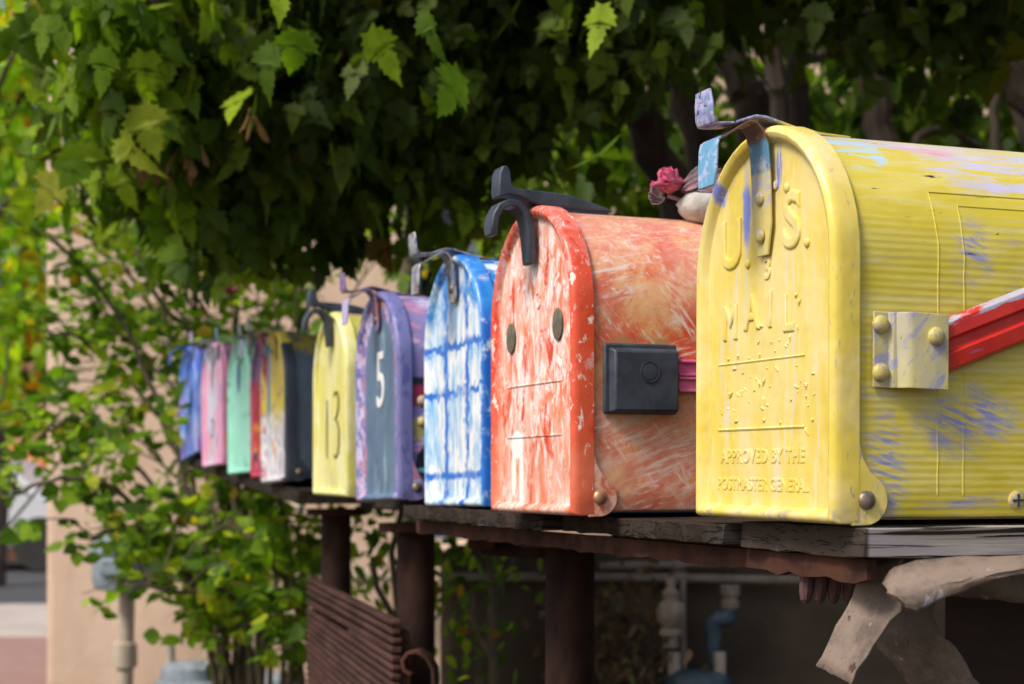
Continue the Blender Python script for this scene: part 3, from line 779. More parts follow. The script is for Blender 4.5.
# four charred pegs hanging below the beam
char = simple('charred_wood', C(.05,.022,.022), C(.11,.05,.05), .8, 0, (120,120,40), .9, .002)
for i, (px, lb) in enumerate(((806,'leftmost of the four charred brown pegs under the shelf beam'), (820,'second charred peg from the left under the shelf beam'), (834,'third charred peg from the left under the shelf beam'), (849,'rightmost charred peg, half behind the curled scrap'))):
    p = at(px, 574, .93)
    o = MB().tube([(0,0,.004),(0,-.0002,0),(.0004,0,-.004),(0,.0003,-.010),(-.0003,0,-.0145),(0,0,-.0168)], [.0028,.0036,.0041,.0040,.0030,.0012], 9).build('wooden_peg', char, None, smooth=25)
    o.location = p; tag(o, lb, 'peg', 'charred pegs under the shelf')

# peeling sheet scraps under the yellow mailbox
scr = Mat('brown_tar_paper', .7); nz = scr.noise(1, sc=(26,26,26), detail=6, rough=.7)
c_ = scr.mix(scr.ss(nz,.38,.62), C(.10,.072,.057), C(.21,.155,.12)); c_ = scr.mix(scr.ss(scr.noise(60,detail=5,sc=(1,1,.5),loc=(2,2,2)),.60,.66), c_, C(.30,.28,.30)); c_ = scr.mix(scr.ss(scr.noise(120),.66,.70), c_, C(.06,.03,.02))
scr.color(c_); scr.bump(nz, .9, .002)
def sheet(name, rows, Ys, lb, curl=.006, thick=.0012, nu=14):
    """rows: list of (left px,py, right px,py) from top to bottom; a curled sheet of real thickness"""
    vs = []; n = len(rows)
    for j, ((x0,y0,x1,y1), (Ya, Yb_)) in enumerate(zip(rows, Ys)):
        x0 += random.uniform(-1.5,1.5); x1 += random.uniform(-3,3)
        if j in (0, n-1): y0 += random.uniform(-3,3); y1 += random.uniform(-3,3)
        a = at(x0,y0,Ya); b = at(x1,y1,Yb_)
        for i in range(nu+1):
            f = i/nu; p = a.lerp(b, f)
            p = p + Vector((0,-1,0))*curl*math.sin(math.pi*f) + Vector((random.uniform(-.0004,.0004),random.uniform(-.0005,.0005),random.uniform(-.0005,.0005)))
            vs.append(p)
    o = Vector((0,0,0))
    fs = [(j*(nu+1)+i, j*(nu+1)+i+1, (j+1)*(nu+1)+i+1, (j+1)*(nu+1)+i) for j in range(n-1) for i in range(nu)]
    org = vs[0].copy(); vs = [v-org for v in vs]
    ob = MB().add(vs, fs).build(name, scr.m, None, smooth=35); ob.location = org
    s = ob.modifiers.new('thickness','SOLIDIFY'); s.thickness = thick
    return tag(ob, lb, 'scrap', 'torn tar paper scraps')
def interp(rows, m):
    out = []
    for k in range(m):
        f = k/(m-1)*(len(rows)-1); i = min(int(f), len(rows)-2); g = f-i
        out.append(tuple(rows[i][q]*(1-g)+rows[i+1][q]*g for q in range(4)))
    return out
r1 = interp([(871,556,903,556),(858,583,906,590),(845,610,897,616),(830,640,874,650),(817,667,850,683)], 12)
sheet('tar_paper_scrap', r1, [(.890,.865)]*12, 'long straight brown tar paper strip hanging down left of the others', -.005)
r2 = interp([(882,580,886,592),(890,569,911,614),(915,560,930,607),(945,557,955,595),(975,556,985,583),(1010,555,1015,574),(1050,553,1052,571)], 16)
sheet('tar_paper_scrap', r2, [(.85,.835)]*16, 'wide grey brown tar paper flap curled just under the plank', .007)
r3 = interp([(880,560,925,560),(882,610,932,600),(872,640,936,634),(908,684,960,650),(915,705,985,695)], 12)
sheet('tar_paper_scrap', r3, [(.96,.93)]*12, 'ragged brown tar paper sheet hanging lowest behind the curled strip', .004)
r4 = interp([(912,555,1060,552),(920,585,1060,580),(946,597,1060,606)], 6)
sheet('tar_paper_scrap', r4, [(.96,.93)]*6, 'dark reddish tar paper edge showing behind the wide flap', .004)
# dark box under the shelf
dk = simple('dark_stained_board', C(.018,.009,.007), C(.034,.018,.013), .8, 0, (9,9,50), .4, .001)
t = empty('wooden_cupboard', (.335,1.28,0), R(phi-90), 'dark brown wooden cupboard under the shelf behind the torn scraps', 'cupboard')
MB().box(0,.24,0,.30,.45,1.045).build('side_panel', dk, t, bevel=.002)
MB().box(-.004,.244,-.008,.308,1.046,1.056).build('top', dk, t, bevel=.001)
# dried rose and stone lying on the orange box behind the yellow one
zt = 1.0985+.2165
g = simple('grey_white_stone', C(.36,.34,.30), C(.52,.50,.48), .8, 0, (60,)*3, .8, .002)
def blobmesh(r, n=16, m=10, j=.18, sx=1, sy=1, sz=1):
    vs = []; fs = []
    for i in range(m+1):
        th = math.pi*i/m
        for k in range(n):
            a = 2*math.pi*k/n; rr = r*(1+random.uniform(-j,j))
            vs.append((rr*math.sin(th)*math.cos(a)*sx, rr*math.sin(th)*math.sin(a)*sy, rr*math.cos(th)*sz))
    for i in range(m):
        for k in range(n): fs.append((i*n+k, i*n+(k+1)%n, (i+1)*n+(k+1)%n, (i+1)*n+k))
    return MB().add(vs, fs)
o = blobmesh(.015, 16, 11, .07, 1.2, 1.0, .8).build('stone', g, None, smooth=60)
o.location = at(702,206,1.20); o.location.z = zt+.006; tag(o, 'pale rough stone holding the dried rose on top of the orange mailbox', 'stone')
petp = simple('dried_pink_petal', C(.34,.015,.07), C(.52,.12,.22), .6, 0, (90,)*3, .4, .001)
petg = simple('dried_grey_petal', C(.16,.11,.12), C(.30,.17,.20), .7, 0, (90,)*3, .6, .001)
t = empty('dried_rose', at(668,193,1.20), 0, 'dried pink rose with shrivelled grey leaves lying on top of the orange mailbox', 'flower')
def petal(mb, c, dirv, up, L_, W_, curl):
    dirv = Vector(dirv).normalized(); up = Vector(up); side = dirv.cross(up).normalized(); up = side.cross(dirv)
    vs = []; n = 6; m_ = 4
    for i in range(n+1):
        f = i/n; wd = W_*math.sin(math.pi*min(.12+f*.80,1))**.7
        for j in range(m_+1):
            g_ = (j/m_-.5)*2
            p = Vector(c)+dirv*L_*f + side*wd*g_ + up*(curl*f*f + W_*.5*g_*g_) + Vector([random.uniform(-1,1)*W_*.08 for _ in range(3)])
            vs.append(p)
    fs = [(i*(m_+1)+j, i*(m_+1)+j+1, (i+1)*(m_+1)+j+1, (i+1)*(m_+1)+j) for i in range(n) for j in range(m_)]
    mb.add(vs, fs)
mb = MB()
for k in range(14):
    a = k*2.4; petal(mb, (0,0,0), (math.cos(a)*.6-.2, math.sin(a)*.6-.2, .5+.02*k), (random.uniform(-.3,.3),0,1), .014+.0008*(k%4), .008, .006*(1 if k%2 else -1))
o = mb.build('bloom', petp, t, smooth=60); o.modifiers.new('th','SOLIDIFY').thickness = .0006
mb = MB()
for k in range(16):
    a = random.uniform(-.8,1.2); petal(mb, (.006+random.uniform(0,.028),random.uniform(-.008,.01),-.004+random.uniform(0,.012)), (math.cos(a)*.7,random.uniform(-.3,.3),math.sin(a)+.35), (0,-1,.3), random.uniform(.016,.028), random.uniform(.003,.006), random.uniform(-.012,.012))
for k in range(5):
    petal(mb, (-.004,-.004,-.004), (-.6-random.random()*.4,-.2,-.5+.2*k), (0,-1,.4), .012, .004, .004)
o = mb.build('withered_leaf', petg, t, smooth=60); o.modifiers.new('th','SOLIDIFY').thickness = .0006
MB().tube([(.0,0,-.002),(.02,.004,-.008),(.05,.01,-.010)], [.0016,.0014,.001], 8).build('stem', petg, t)

# ------------------------------------------------------------------ building
stm = Mat('tan_stucco', .9, spec=.2)
nn = stm.noise(3, detail=6, rough=.6)
stm.color(stm.mix(stm.ss(nn,.35,.65), C(.56,.39,.28), C(.66,.48,.36)))
stm.color(stm.mix(stm.math('MULTIPLY', stm.ss(stm.noise(1, sc=(3,3,.6), detail=6, rough=.7, loc=(2,1,0)), .48, .66), .45), stm.mix(stm.ss(nn,.35,.65), C(.62,.44,.33), C(.72,.54,.42)), C(.44,.31,.23)))
stm.bump(stm.noise(60, detail=6, rough=.7), .5, .006)
XW = (44-CX)/F*4.6; YW = 4.6
wx0 = (408-CX)/F*YW; wx1 = (540-CX)/F*YW; wz0 = .95; wz1 = 1.95
t = empty('adobe_building', (XW,YW,0), 0, 'tan stucco building behind the bushes with a dark window', 'building')
w_ = MB(); X1 = 7.0
pl = MB()
def wallpoly(x0,x1,z0,z1): pl.box(x0-XW, x1-XW, 0, .35, z0, z1)
wallpoly(XW, wx0, -.1, 5.2); wallpoly(wx1, X1, -.1, 5.2); wallpoly(wx0, wx1, -.1, wz0); wallpoly(wx0, wx1, wz1, 5.2)
pl.box(0,.35,.3505,7,-.1,5.2)
pl.build('wall', stm.m, t, bevel=.03)
fr = simple('blue_grey_frame', C(.16,.19,.24), C(.12,.15,.19), .5)
gl = Mat('dark_window_glass', .08); gl.color(C(.012,.016,.02))
wn = MB()
a0, a1 = wx0-XW, wx1-XW
wn.box(a0,a0+.03,.06,.12,wz0,wz1).box(a1-.03,a1,.06,.12,wz0,wz1).box(a0+.03,a1-.03,.06,.12,wz1-.04,wz1).box(a0+.03,a1-.03,.06,.12,wz0,wz0+.04).box((a0+a1)/2-.02,(a0+a1)/2+.02,.065,.115,wz0+.04,wz1-.04)
wn = wn.build('window', fr, t)
MB().box(a0+.031,a1-.031,.085,.095,wz0+.041,wz1-.041).build('pane', gl.m, wn)

# pipes on the wall
pipem = simple('beige_painted_pipe', C(.40,.33,.26), C(.50,.42,.34), .6, 0, (20,)*3, .3)
pipe_dim = simple('shade_darkened_pipe_paint', C(.17,.14,.11), C(.26,.215,.17), .7, 0, (30,)*3, .4)  # beige pipe paint darkened to carry the shade under the shelf
def wall_pipe(path, r, lb, joints=(), pipem=pipem):
    t = empty('wall_pipe', path[0], 0, lb, 'pipe', 'beige pipes on the building wall')
    o = Vector(path[0])
    MB().tube([Vector(p)-o for p in path], r, 14).build('pipe', pipem, t)
    for (p, dr) in joints:
        q = Vector(p)-o; dr = Vector(dr)*r*1.6
        MB().tube([q-dr, q-dr*.9, q+dr*.9, q+dr], [r*1.15,r*1.5,r*1.5,r*1.15], 14).build('coupling', pipem, t)
    return t
YP = YW-.09; YL = 2.80; QL = YL-.03
bst = Mat('shade_darkened_stucco', .9, spec=.2); nn = bst.noise(4, detail=6)
bst.color(bst.mix(bst.ss(nn,.35,.65), C(.06,.045,.032), C(.10,.075,.052))); bst.bump(bst.noise(80, detail=6, rough=.7), .5, .004)  # shade under the shelf is put into this dark stucco colour
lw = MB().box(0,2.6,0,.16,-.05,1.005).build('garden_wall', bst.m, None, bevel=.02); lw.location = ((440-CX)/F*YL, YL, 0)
tag(lw, 'low stucco wall with pipes, coloured dark for the shade under the shelf', 'wall')
wall_pipe([at(225,503,YP), at(265,505,YP), at(305,508,YP)], .013, 'beige pipe high on the wall behind the rose canes', [(at(262,505,YP),(1,0,0))])
wall_pipe([at(600,566,QL), at(742,563,QL)], .0065, 'short upper beige pipe seen under the yellow mailbox shelf', [(at(678,565,QL),(1,0,0))], pipem=pipe_dim)
wall_pipe([at(440,577,QL), at(610,577,QL), at(800,580,QL)], .0075, 'long lower beige pipe running along the low shaded wall', [(at(680,578,QL),(1,0,0))], pipem=pipe_dim)
wall_pipe([at(330,577,YP), at(432,577,YP)], .014, 'beige pipe crossing behind the post with the slatted panel', [(at(366,577,YP),(1,0,0))])
wall_pipe([at(150,578,YP), at(262,579,YP)], .012, 'beige pipe low on the wall behind the rose leaves at the left')
wall_pipe([at(127,590,4.3), at(124,740,4.3)], .021, 'vertical beige pipe standing in front of the wall corner', [(at(125,655,4.3),(0,0,1))])
wall_pipe([at(683,580,QL-.012), at(684,690,QL-.012)], .005, 'thin vertical pipe dropping from the lower wall pipe', pipem=pipe_dim)
# valves
t = empty('pipe_valve', at(671,612,2.62), 0, 'beige bulging pipe valve under the shelf, left of the blue meter', 'valve')
MB().lathe([(.02,-.09),(.02,-.06),(.03,-.058),(.03,-.045),(.022,-.04),(.035,-.02),(.038,0),(.034,.02),(.02,.03),(.022,.05),(.012,.06),(.012,.09)], 16).build('valve_body', pipe_dim, t); t.scale = (.62,)*3
t = empty('pipe_riser', at(730,600,QL-.05), 0, 'short riser pipe with a blue elbow above the meter under the shelf', 'pipe')
MB().lathe([(.024,-.02),(.024,.0),(.019,.002),(.019,.012),(.026,.014),(.026,.04)], 14).build('pipe', pipe_dim, t)
blu_m = simple('blue_grey_paint', C(.035,.065,.095), C(.06,.10,.135), .5, 0, (30,)*3, .3)
t.scale = (.62,)*3
MB().tube([(0,0,-.02),(-.005,0,-.045),(-.03,0,-.05),(-.045,0,-.06),(-.045,0,-.17)], [.022,.024,.026,.024,.015], 14).build('elbow', blu_m, t)
# gas meters
whm = simple('pale_blue_grey_paint', C(.17,.21,.25), C(.28,.33,.38), .5, 0, (30,)*3, .3)
def meter(loc, s, lb, m1, m2):
    t = empty('gas_meter', loc, 0, lb, 'meter', 'gas meters by the wall')
    t.scale = (s,s,s)
    MB().lathe([(.05,-.14),(.085,-.13),(.095,-.10),(.095,-.02),(.105,-.015),(.105,.0),(.09,.01),(.085,.045),(.06,.06),(.02,.065)], 24).build('casing', m1, t)
    MB().box(-.045,.045,-.105,-.088,-.085,-.03).build('dial_cover', m2, t, bevel=.006)
    for sx in (-1,1): MB().tube([(sx*.06,0,.05),(sx*.06,0,.11)], .016, 12).build('pipe_union', pipem, t)
    return t
meter(at(697,694,QL-.08), .62, 'dark blue gas meter under the shelf, right of the rightmost post', blu_m, whm)
meter(at(190,682,4.2), .85, 'pale blue gas meter low behind the rose canes', whm, blu_m)
meter(at(122,548,4.25), .80, 'pale blue gas meter high on the beige riser pipe at the left', whm, whm)
meter(at(275,690,4.3), .7, 'small pale blue gas meter near the slatted panel', whm, blu_m)

# ------------------------------------------------------------------ ground and street
def sheet_flat(name, x0, x1, y0, y1, z, mat, kind='structure'):
    me = bpy.data.meshes.new(name); me.from_pydata([(x0,y0,z),(x1,y0,z),(x1,y1,z),(x0,y1,z)], [], [(0,1,2,3)]); me.materials.append(mat)
    o = bpy.data.objects.new(name, me); COL.objects.link(o); o['kind'] = kind; return o
dirt = simple('bare_earth', C(.045,.032,.022), C(.08,.058,.040), .95, 0, (3,3,3), .6, .02)
sheet_flat('ground', -200, 200, -60, 300, 0, dirt)
bk = Mat('red_brick_paving', .85)
bt = bk.n.new('ShaderNodeTexBrick'); bk.l.new(bk.map((5,5,5)), bt.inputs[0]); bt.inputs['Color1'].default_value = C(.26,.12,.10); bt.inputs['Color2'].default_value = C(.33,.17,.14); bt.inputs['Mortar'].default_value = C(.22,.16,.13)
bt.inputs['Scale'].default_value = 1; bk.color(bk.mix(bk.math('MULTIPLY',bk.noise(2),.5), bt.outputs['Color'], C(.34,.26,.24))); bk.bump(bt.outputs['Fac'], -.3, .004)
sheet_flat('brick_pavement', -30, 30, 8.0, 11.6, .008, bk.m)
conc = simple('pale_concrete', C(.40,.35,.31), C(.48,.42,.38), .9, 0, (2,2,2), .3, .004)
b = MB().box(-30,30,11.6,14.6,-.1,.012).build('pavement', conc, None, bevel=.02); b['kind'] = 'structure'
asph = simple('asphalt', C(.045,.046,.05), C(.07,.07,.075), .9, 0, (30,30,30), .6, .004)
sheet_flat('road', -200, 200, 14.62, 21.4, -.09+.094+.0, asph)
# distant side of the street
t = empty('shop_building', (-6.4,23,0), 0, 'far building across the street with an orange brown awning', 'building')
MB().box(-9,9,0,4,0,3.4).build('wall', simple('terracotta_stucco', C(.36,.19,.12), C(.44,.25,.16), .9, 0, (1,1,1), .2), t)
MB().prism([(-.9,1.25),(0,1.55),(0,1.62),(-.9,1.32)], -2.0, 2.2, 'x').build('awning', simple('orange_canvas', C(.55,.20,.06), C(.5,.16,.05), .8), t)
MB().box(-1.9,2.1,-.02,-.004,.35,1.2).build('shop_window', gl.m, t)
t = empty('parked_car', (-6.9,20.4,.01), 0, 'pale car parked on the far side of the street', 'car')
carp = simple('white_car_paint', C(.62,.64,.68), C(.58,.6,.64), .25)
MB().prism([(-2.1,.28),(-2.15,.62),(-1.9,.82),(-1.2,.92),(-.7,1.32),(.75,1.34),(1.3,.95),(2.0,.85),(2.15,.6),(2.1,.28)], -.8, .8, 'y').build('body', carp, t, bevel=.06)
MB().prism([(-1.05,.93),(-.62,1.26),(.68,1.28),(1.12,.95)], -.812, -.803, 'y').build('side_window', gl.m, t)
tyre = simple('tyre_rubber', C(.015,.015,.015), C(.03,.03,.03), .8)
for wx in (-1.3,1.3):
    for wy in (-.72,.72):
        MB().lathe([(.2,-.1),(.32,-.1),(.33,0),(.32,.1),(.2,.1)], 20, Matrix.Translation((wx,wy,.33)) @ Matrix.Rotation(R(90),4,'X')).build('wheel', tyre, t)

# ------------------------------------------------------------------ foliage
def leaf_mat(name, cols, trans=.45, rough=.55, tr_gain=(1.3,1.5,.5)):
    """cols: list of (position, colour) over the per-leaf random value"""
    m = bpy.data.materials.new(name); m.use_nodes = True; n = m.node_tree.nodes; l = m.node_tree.links; n.clear()
    out = n.new('ShaderNodeOutputMaterial'); p = n.new('ShaderNodeBsdfPrincipled'); tr = n.new('ShaderNodeBsdfTranslucent'); mx = n.new('ShaderNodeMixShader')
    g = n.new('ShaderNodeNewGeometry'); cr = n.new('ShaderNodeValToRGB')
    l.new(g.outputs['Random Per Island'], cr.inputs[0])
    while len(cr.color_ramp.elements) < len(cols): cr.color_ramp.elements.new(.5)
    for e_, (q, c) in zip(cr.color_ramp.elements, cols): e_.position = q; e_.color = c
    nz = n.new('ShaderNodeTexNoise'); nz.inputs['Scale'].default_value = 70; nz.inputs['Detail'].default_value = 4
    tcn = n.new('ShaderNodeTexCoord'); l.new(tcn.outputs['Object'], nz.inputs['Vector'])
    mm = n.new('ShaderNodeMix'); mm.data_type = 'RGBA'; mm.blend_type = 'MULTIPLY'; mm.inputs[0].default_value = .6
    rr = n.new('ShaderNodeValToRGB'); l.new(nz.outputs['Fac'], rr.inputs[0]); rr.color_ramp.elements[0].position = .3; rr.color_ramp.elements[0].color = C(.5,.55,.5); rr.color_ramp.elements[1].position = .7; rr.color_ramp.elements[1].color = C(1.25,1.2,1.1)
    l.new(cr.outputs[0], mm.inputs[6]); l.new(rr.outputs[0], mm.inputs[7])
    l.new(mm.outputs[2], p.inputs['Base Color']); p.inputs['Roughness'].default_value = rough; p.inputs['Specular IOR Level'].default_value = .22
    m2 = n.new('ShaderNodeMix'); m2.data_type = 'RGBA'; m2.blend_type = 'MULTIPLY'; m2.inputs[0].default_value = 1; l.new(mm.outputs[2], m2.inputs[6]); m2.inputs[7].default_value = (*tr_gain,1)
    l.new(m2.outputs[2], tr.inputs[0]); mx.inputs[0].default_value = trans
    l.new(p.outputs[0], mx.inputs[1]); l.new(tr.outputs[0], mx.inputs[2]); l.new(mx.outputs[0], out.inputs[0])
    bp = n.new('ShaderNodeBump'); bp.inputs['Strength'].default_value = .25; bp.inputs['Distance'].default_value = .003; l.new(nz.outputs['Fac'], bp.inputs['Height']); l.new(bp.outputs[0], p.inputs['Normal'])
    return m

def fan(outline, bend=.0):
    """leaf blade folded along its midrib from (0,0) to tip; outline: right-hand side points, mirrored"""
    pts = [(0,0)] + outline
    vs = []; fs = []
    mids = [p[1] for p in outline]
    # centre spine
    n = len(outline)
    spine = [(0, max(0,min(1,p[1]))) for p in outline]
    V = []
    top = 0
    for (x,y) in spine:
        top = max(top, y); V.append((0, top, -bend*top*top))
    rgt = [(x, y, abs(x)*.22 - bend*y*y) for x,y in outline]
    lft = [(-x, y, abs(x)*.22 - bend*y*y) for x,y in outline]
    V = V + rgt + lft
    for i in range(n-1):
        fs.append((i, n+i, n+i+1, i+1)); fs.append((i, i+1, 2*n+i+1, 2*n+i))
    return np.array(V), fs
# lobed, toothed maple leaf (right side, unit length); ovate leaflet
MAPLE = fan([(.0,.0),(.12,-.03),(.26,-.08),(.23,.04),(.40,.08),(.36,.14),(.54,.22),(.46,.27),(.58,.40),(.42,.38),(.38,.46),(.27,.42),(.25,.50),(.33,.60),(.25,.61),(.28,.73),(.19,.76),(.18,.87),(.10,.89),(.0,1.1)], .30)
OVATE = fan([(.0,.0),(.20,.12),(.31,.34),(.27,.58),(.14,.82),(.0,1.0)], .15)
SIMPLE = fan([(.0,.0),(.30,.30),(.22,.65),(.0,1.0)], .12)
SAMARA = fan([(.0,.0),(.09,.06),(.05,.22),(.16,.5),(.17,.8),(.0,1.0)], .1)

def emit_leaves(name, T, P, tip, size, mat, parent=None, nrm=None, seed=0, wr=(.45,1.0)):
    """P (N,3) positions, tip (N,3) tip directions, size (N,)"""
    g = np.random.default_rng(seed+11); TV, TF = T; N = len(P)
    P = np.asarray(P, float); tip = np.asarray(tip, float); size = np.asarray(size, float)
    tip /= np.linalg.norm(tip, axis=1)[:,None]
    nr = g.normal(size=(N,3)) if nrm is None else np.asarray(nrm)+g.normal(size=(N,3))*.8
    side = np.cross(tip, nr); side /= np.linalg.norm(side, axis=1)[:,None]; nr = np.cross(side, tip)
    wj = g.uniform(*wr,N); bj = g.uniform(-.6,1.8,N)
    V = P[:,None,:] + size[:,None,None]*(TV[None,:,0,None]*side[:,None,:]*wj[:,None,None] + TV[None,:,1,None]*tip[:,None,:] + TV[None,:,2,None]*nr[:,None,:]*bj[:,None,None])
    nv = len(TV); V = V.reshape(-1,3)
    fs = np.array([f for f in TF]); Fa = (fs[None,:,:] + (np.arange(N)*nv)[:,None,None]).reshape(-1,4)
    me = bpy.data.meshes.new(name)
    me.vertices.add(len(V)); me.vertices.foreach_set('co', V.ravel())
    me.loops.add(Fa.size); me.loops.foreach_set('vertex_index', Fa.ravel().astype(np.int32))
    me.polygons.add(len(Fa)); me.polygons.foreach_set('loop_start', np.arange(0,Fa.size,4,dtype=np.int32))
    me.update(calc_edges=True); me.validate(); me.shade_smooth()
    me.materials.append(mat)
    o = bpy.data.objects.new(name, me); COL.objects.link(o)
    if parent: o.parent = parent
    return o

def in_blobs(blobs, g):
    """blobs: (px, py, Y, rx_px, ry_px, rY_m, count) -> positions, roughly gaussian clumps of clumps"""
    out = []
    for px,py,Y,rx,ry,rY,n in blobs:
        c = np.array(at(px,py,Y)); s = np.array([rx*Y/F, rY, ry*Y/F])
        nc = max(1, n//14)
        v = g.normal(size=(nc,3)); v /= np.linalg.norm(v,axis=1)[:,None]; cc = c + v*(g.uniform(0,1,(nc,1))**.45)*s
        k = g.integers(0,nc,n); out.append(cc[k] + g.normal(size=(n,3))*np.array([.045,.045,.05]))
    return np.concatenate(out)

mid_leaf = leaf_mat('dim_leaf', [(0,C(.04,.085,.010)),(.6,C(.075,.14,.012)),(1,C(.16,.24,.02))], .5)  # half-lit leaf tone, the weaker light held in the colour
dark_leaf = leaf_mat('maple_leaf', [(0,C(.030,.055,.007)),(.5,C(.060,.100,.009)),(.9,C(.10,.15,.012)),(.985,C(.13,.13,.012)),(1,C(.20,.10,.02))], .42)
brt_leaf = leaf_mat('sunlit_maple_leaf', [(0,C(.07,.13,.010)),(.4,C(.15,.26,.014)),(.85,C(.34,.48,.025)),(1,C(.30,.28,.03))], .5)  # lit copy of the maple leaf, sunlight put into the colour
rose_leaf = leaf_mat('rose_leaf', [(0,C(.06,.12,.014)),(.35,C(.11,.22,.018)),(.75,C(.26,.42,.024)),(.96,C(.46,.50,.03)),(1,C(.34,.14,.02))], .52, tr_gain=(1.4,1.6,.5))
fall_leaf = leaf_mat('yellow_green_leaf', [(0,C(.16,.32,.02)),(.55,C(.30,.48,.03)),(.88,C(.44,.54,.04)),(.94,C(.6,.30,.03)),(1,C(.55,.05,.02))], .6, tr_gain=(1.6,1.8,.5))
seedm = leaf_mat('dry_seed_wing', [(0,C(.26,.13,.06)),(1,C(.36,.20,.10))], .3, tr_gain=(1.2,1,.8))
deadm = leaf_mat('dry_vine_leaf', [(0,C(.10,.06,.03)),(.8,C(.18,.12,.07)),(1,C(.08,.12,.03))], .25, tr_gain=(1.2,1,.8))
bark = simple('dark_bark', C(.055,.042,.034), C(.13,.10,.08), .85, 0, (16,16,5), .7, .006, .2)
canem = simple('rose_cane_bark', C(.055,.05,.022), C(.12,.085,.045), .7, 0, (30,30,10), .4, .002)

def limb(mb, pts, r0, r1, n=9, sub=5, wob=.01):
    pts = [Vector(p) for p in pts]; P = []
    for i in range(len(pts)-1):
        p0 = pts[max(i-1,0)]; p1 = pts[i]; p2 = pts[i+1]; p3 = pts[min(i+2,len(pts)-1)]
        for k in range(sub):
            t = k/sub
            P.append(.5*((2*p1)+(p2-p0)*t+(2*p0-5*p1+4*p2-p3)*t*t+(3*p1-p0-3*p2+p3)*t*t*t))
    P.append(pts[-1])
    P = [p+Vector([random.uniform(-wob,wob) for _ in range(3)]) if 0 < i < len(P)-1 else p for i,p in enumerate(P)]
    rad = [r0+(r1-r0)*i/(len(P)-1) for i in range(len(P))]
    mb.tube(P, rad, n)
    return P

def down(g, n, spread=.55): return np.array([0,0,-1.0]) + g.normal(size=(n,3))*spread

# --- near maple: trunk stems at right behind the boxes, low hanging boughs over the row
g = np.random.default_rng(3)
t = empty('maple_tree', (.55,3.0,0), 0, 'maple with low dark boughs hanging over the mailboxes, stems behind the orange one', 'tree')
inv = Vector((.55,3.0,0))
tm = MB()
L_ = lambda pts, a, b, **k: limb(tm, [Vector(p)-inv for p in pts], a, b, **k)
L_([(.60,3.05,-.05), at(700,300,3.05), at(665,175,3.0), at(600,40,2.9), at(545,-120,2.8)], .042, .028)
L_([at(640,120,2.95), at(560,30,2.7), at(420,-30,2.5), at(260,-40,2.3)], .022, .008)
L_([(.62,3.08,-.05), at(715,240,3.1), at(700,140,3.1), at(668,60,3.1), at(640,-60,3.1), at(600,-200,3.1)], .035, .022)
L_([(.70,3.12,-.05), at(765,200,3.15), at(745,90,3.15), at(712,0,3.15), at(690,-120,3.15)], .038, .028)
L_([at(600,40,2.9), at(480,70,2.5), at(380,60,2.3), at(250,30,2.2)], .014, .005)
L_([at(600,-60,2.8), at(400,-20,2.2), at(180,-20,2.0), at(120,60,2.1)], .016, .005)
tm.build('trunk', bark, t)
blobs = [ # px, py, Y, rx, ry, rY, n
 (250,60,2.35,150,120,.30,900), (420,60,2.45,140,110,.30,800), (170,110,2.5,60,90,.25,330), (300,170,2.6,110,50,.25,150),
 (520,30,2.5,110,80,.3,250), (600,10,2.3,80,40,.25,160), (330,-60,2.5,260,110,.5,1000), (560,-90,2.6,200,110,.5,700), (400,110,2.7,120,50,.3,190),
 (240,190,2.6,60,30,.2,60), (700,-70,2.7,200,60,.4,260), (900,-60,2.4,150,55,.3,220), (900,20,2.5,90,30,.25,70), (760,10,2.8,60,30,.2,40),
 ]
blobs = [b_[:6]+(int(b_[6]*2.1),) for b_ in blobs]
P = in_blobs(blobs, g)
up = np.stack([g.uniform(-.1,1.5,1200), g.uniform(1.95,2.9,1200), g.uniform(1.85,3.1,1200)],1)  # unseen leaves above the frame, added to shade what lies behind
P = np.concatenate([P, up]) - np.array(inv)
n = len(P)
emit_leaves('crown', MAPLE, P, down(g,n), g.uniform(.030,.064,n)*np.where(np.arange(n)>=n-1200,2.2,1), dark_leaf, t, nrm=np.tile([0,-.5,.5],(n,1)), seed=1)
P = in_blobs([(150,70,2.2,60,100,.2,420), (110,120,2.6,32,90,.2,200), (150,20,2.1,80,30,.15,90), (230,190,2.6,70,40,.15,150), (310,5,1.8,30,14,.06,7), (456,205,2.5,26,24,.06,34), (620,18,1.75,18,12,.04,4), (408,-6,1.7,12,14,.04,3)], g) - np.array(inv)
n = len(P)
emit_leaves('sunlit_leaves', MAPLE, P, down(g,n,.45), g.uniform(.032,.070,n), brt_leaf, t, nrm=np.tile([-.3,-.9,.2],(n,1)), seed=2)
P = in_blobs([(135,112,2.15,12,14,.03,16), (135,150,2.15,14,12,.03,14), (180,155,2.15,16,8,.03,8), (245,115,2.1,3,8,.02,3), (100,228,2.3,5,5,.02,3)], g)
P = P*.0 + P; n = len(P)
P = in_blobs([(290,180,2.5,90,40,.12,170), (400,90,2.3,170,90,.15,110), (560,60,2.4,110,60,.15,40), (250,120,2.3,110,90,.12,200)], g) - np.array(inv)
n = len(P)
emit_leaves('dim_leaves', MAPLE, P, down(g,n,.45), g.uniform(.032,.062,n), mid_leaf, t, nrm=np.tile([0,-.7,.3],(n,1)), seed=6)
for (sx_, sy_, sY, sn, sr) in ((132,100,2.1,16,.014),(138,150,2.12,14,.014),(178,150,2.12,7,.014),(245,108,2.05,3,.006)):
    emit_leaves('seed_cluster', SAMARA, np.array(at(sx_,sy_,sY))+g.normal(size=(sn,3))*sr - np.array(inv), down(g,sn,.3), g.uniform(.028,.042,sn), seedm, t, seed=3+sn)
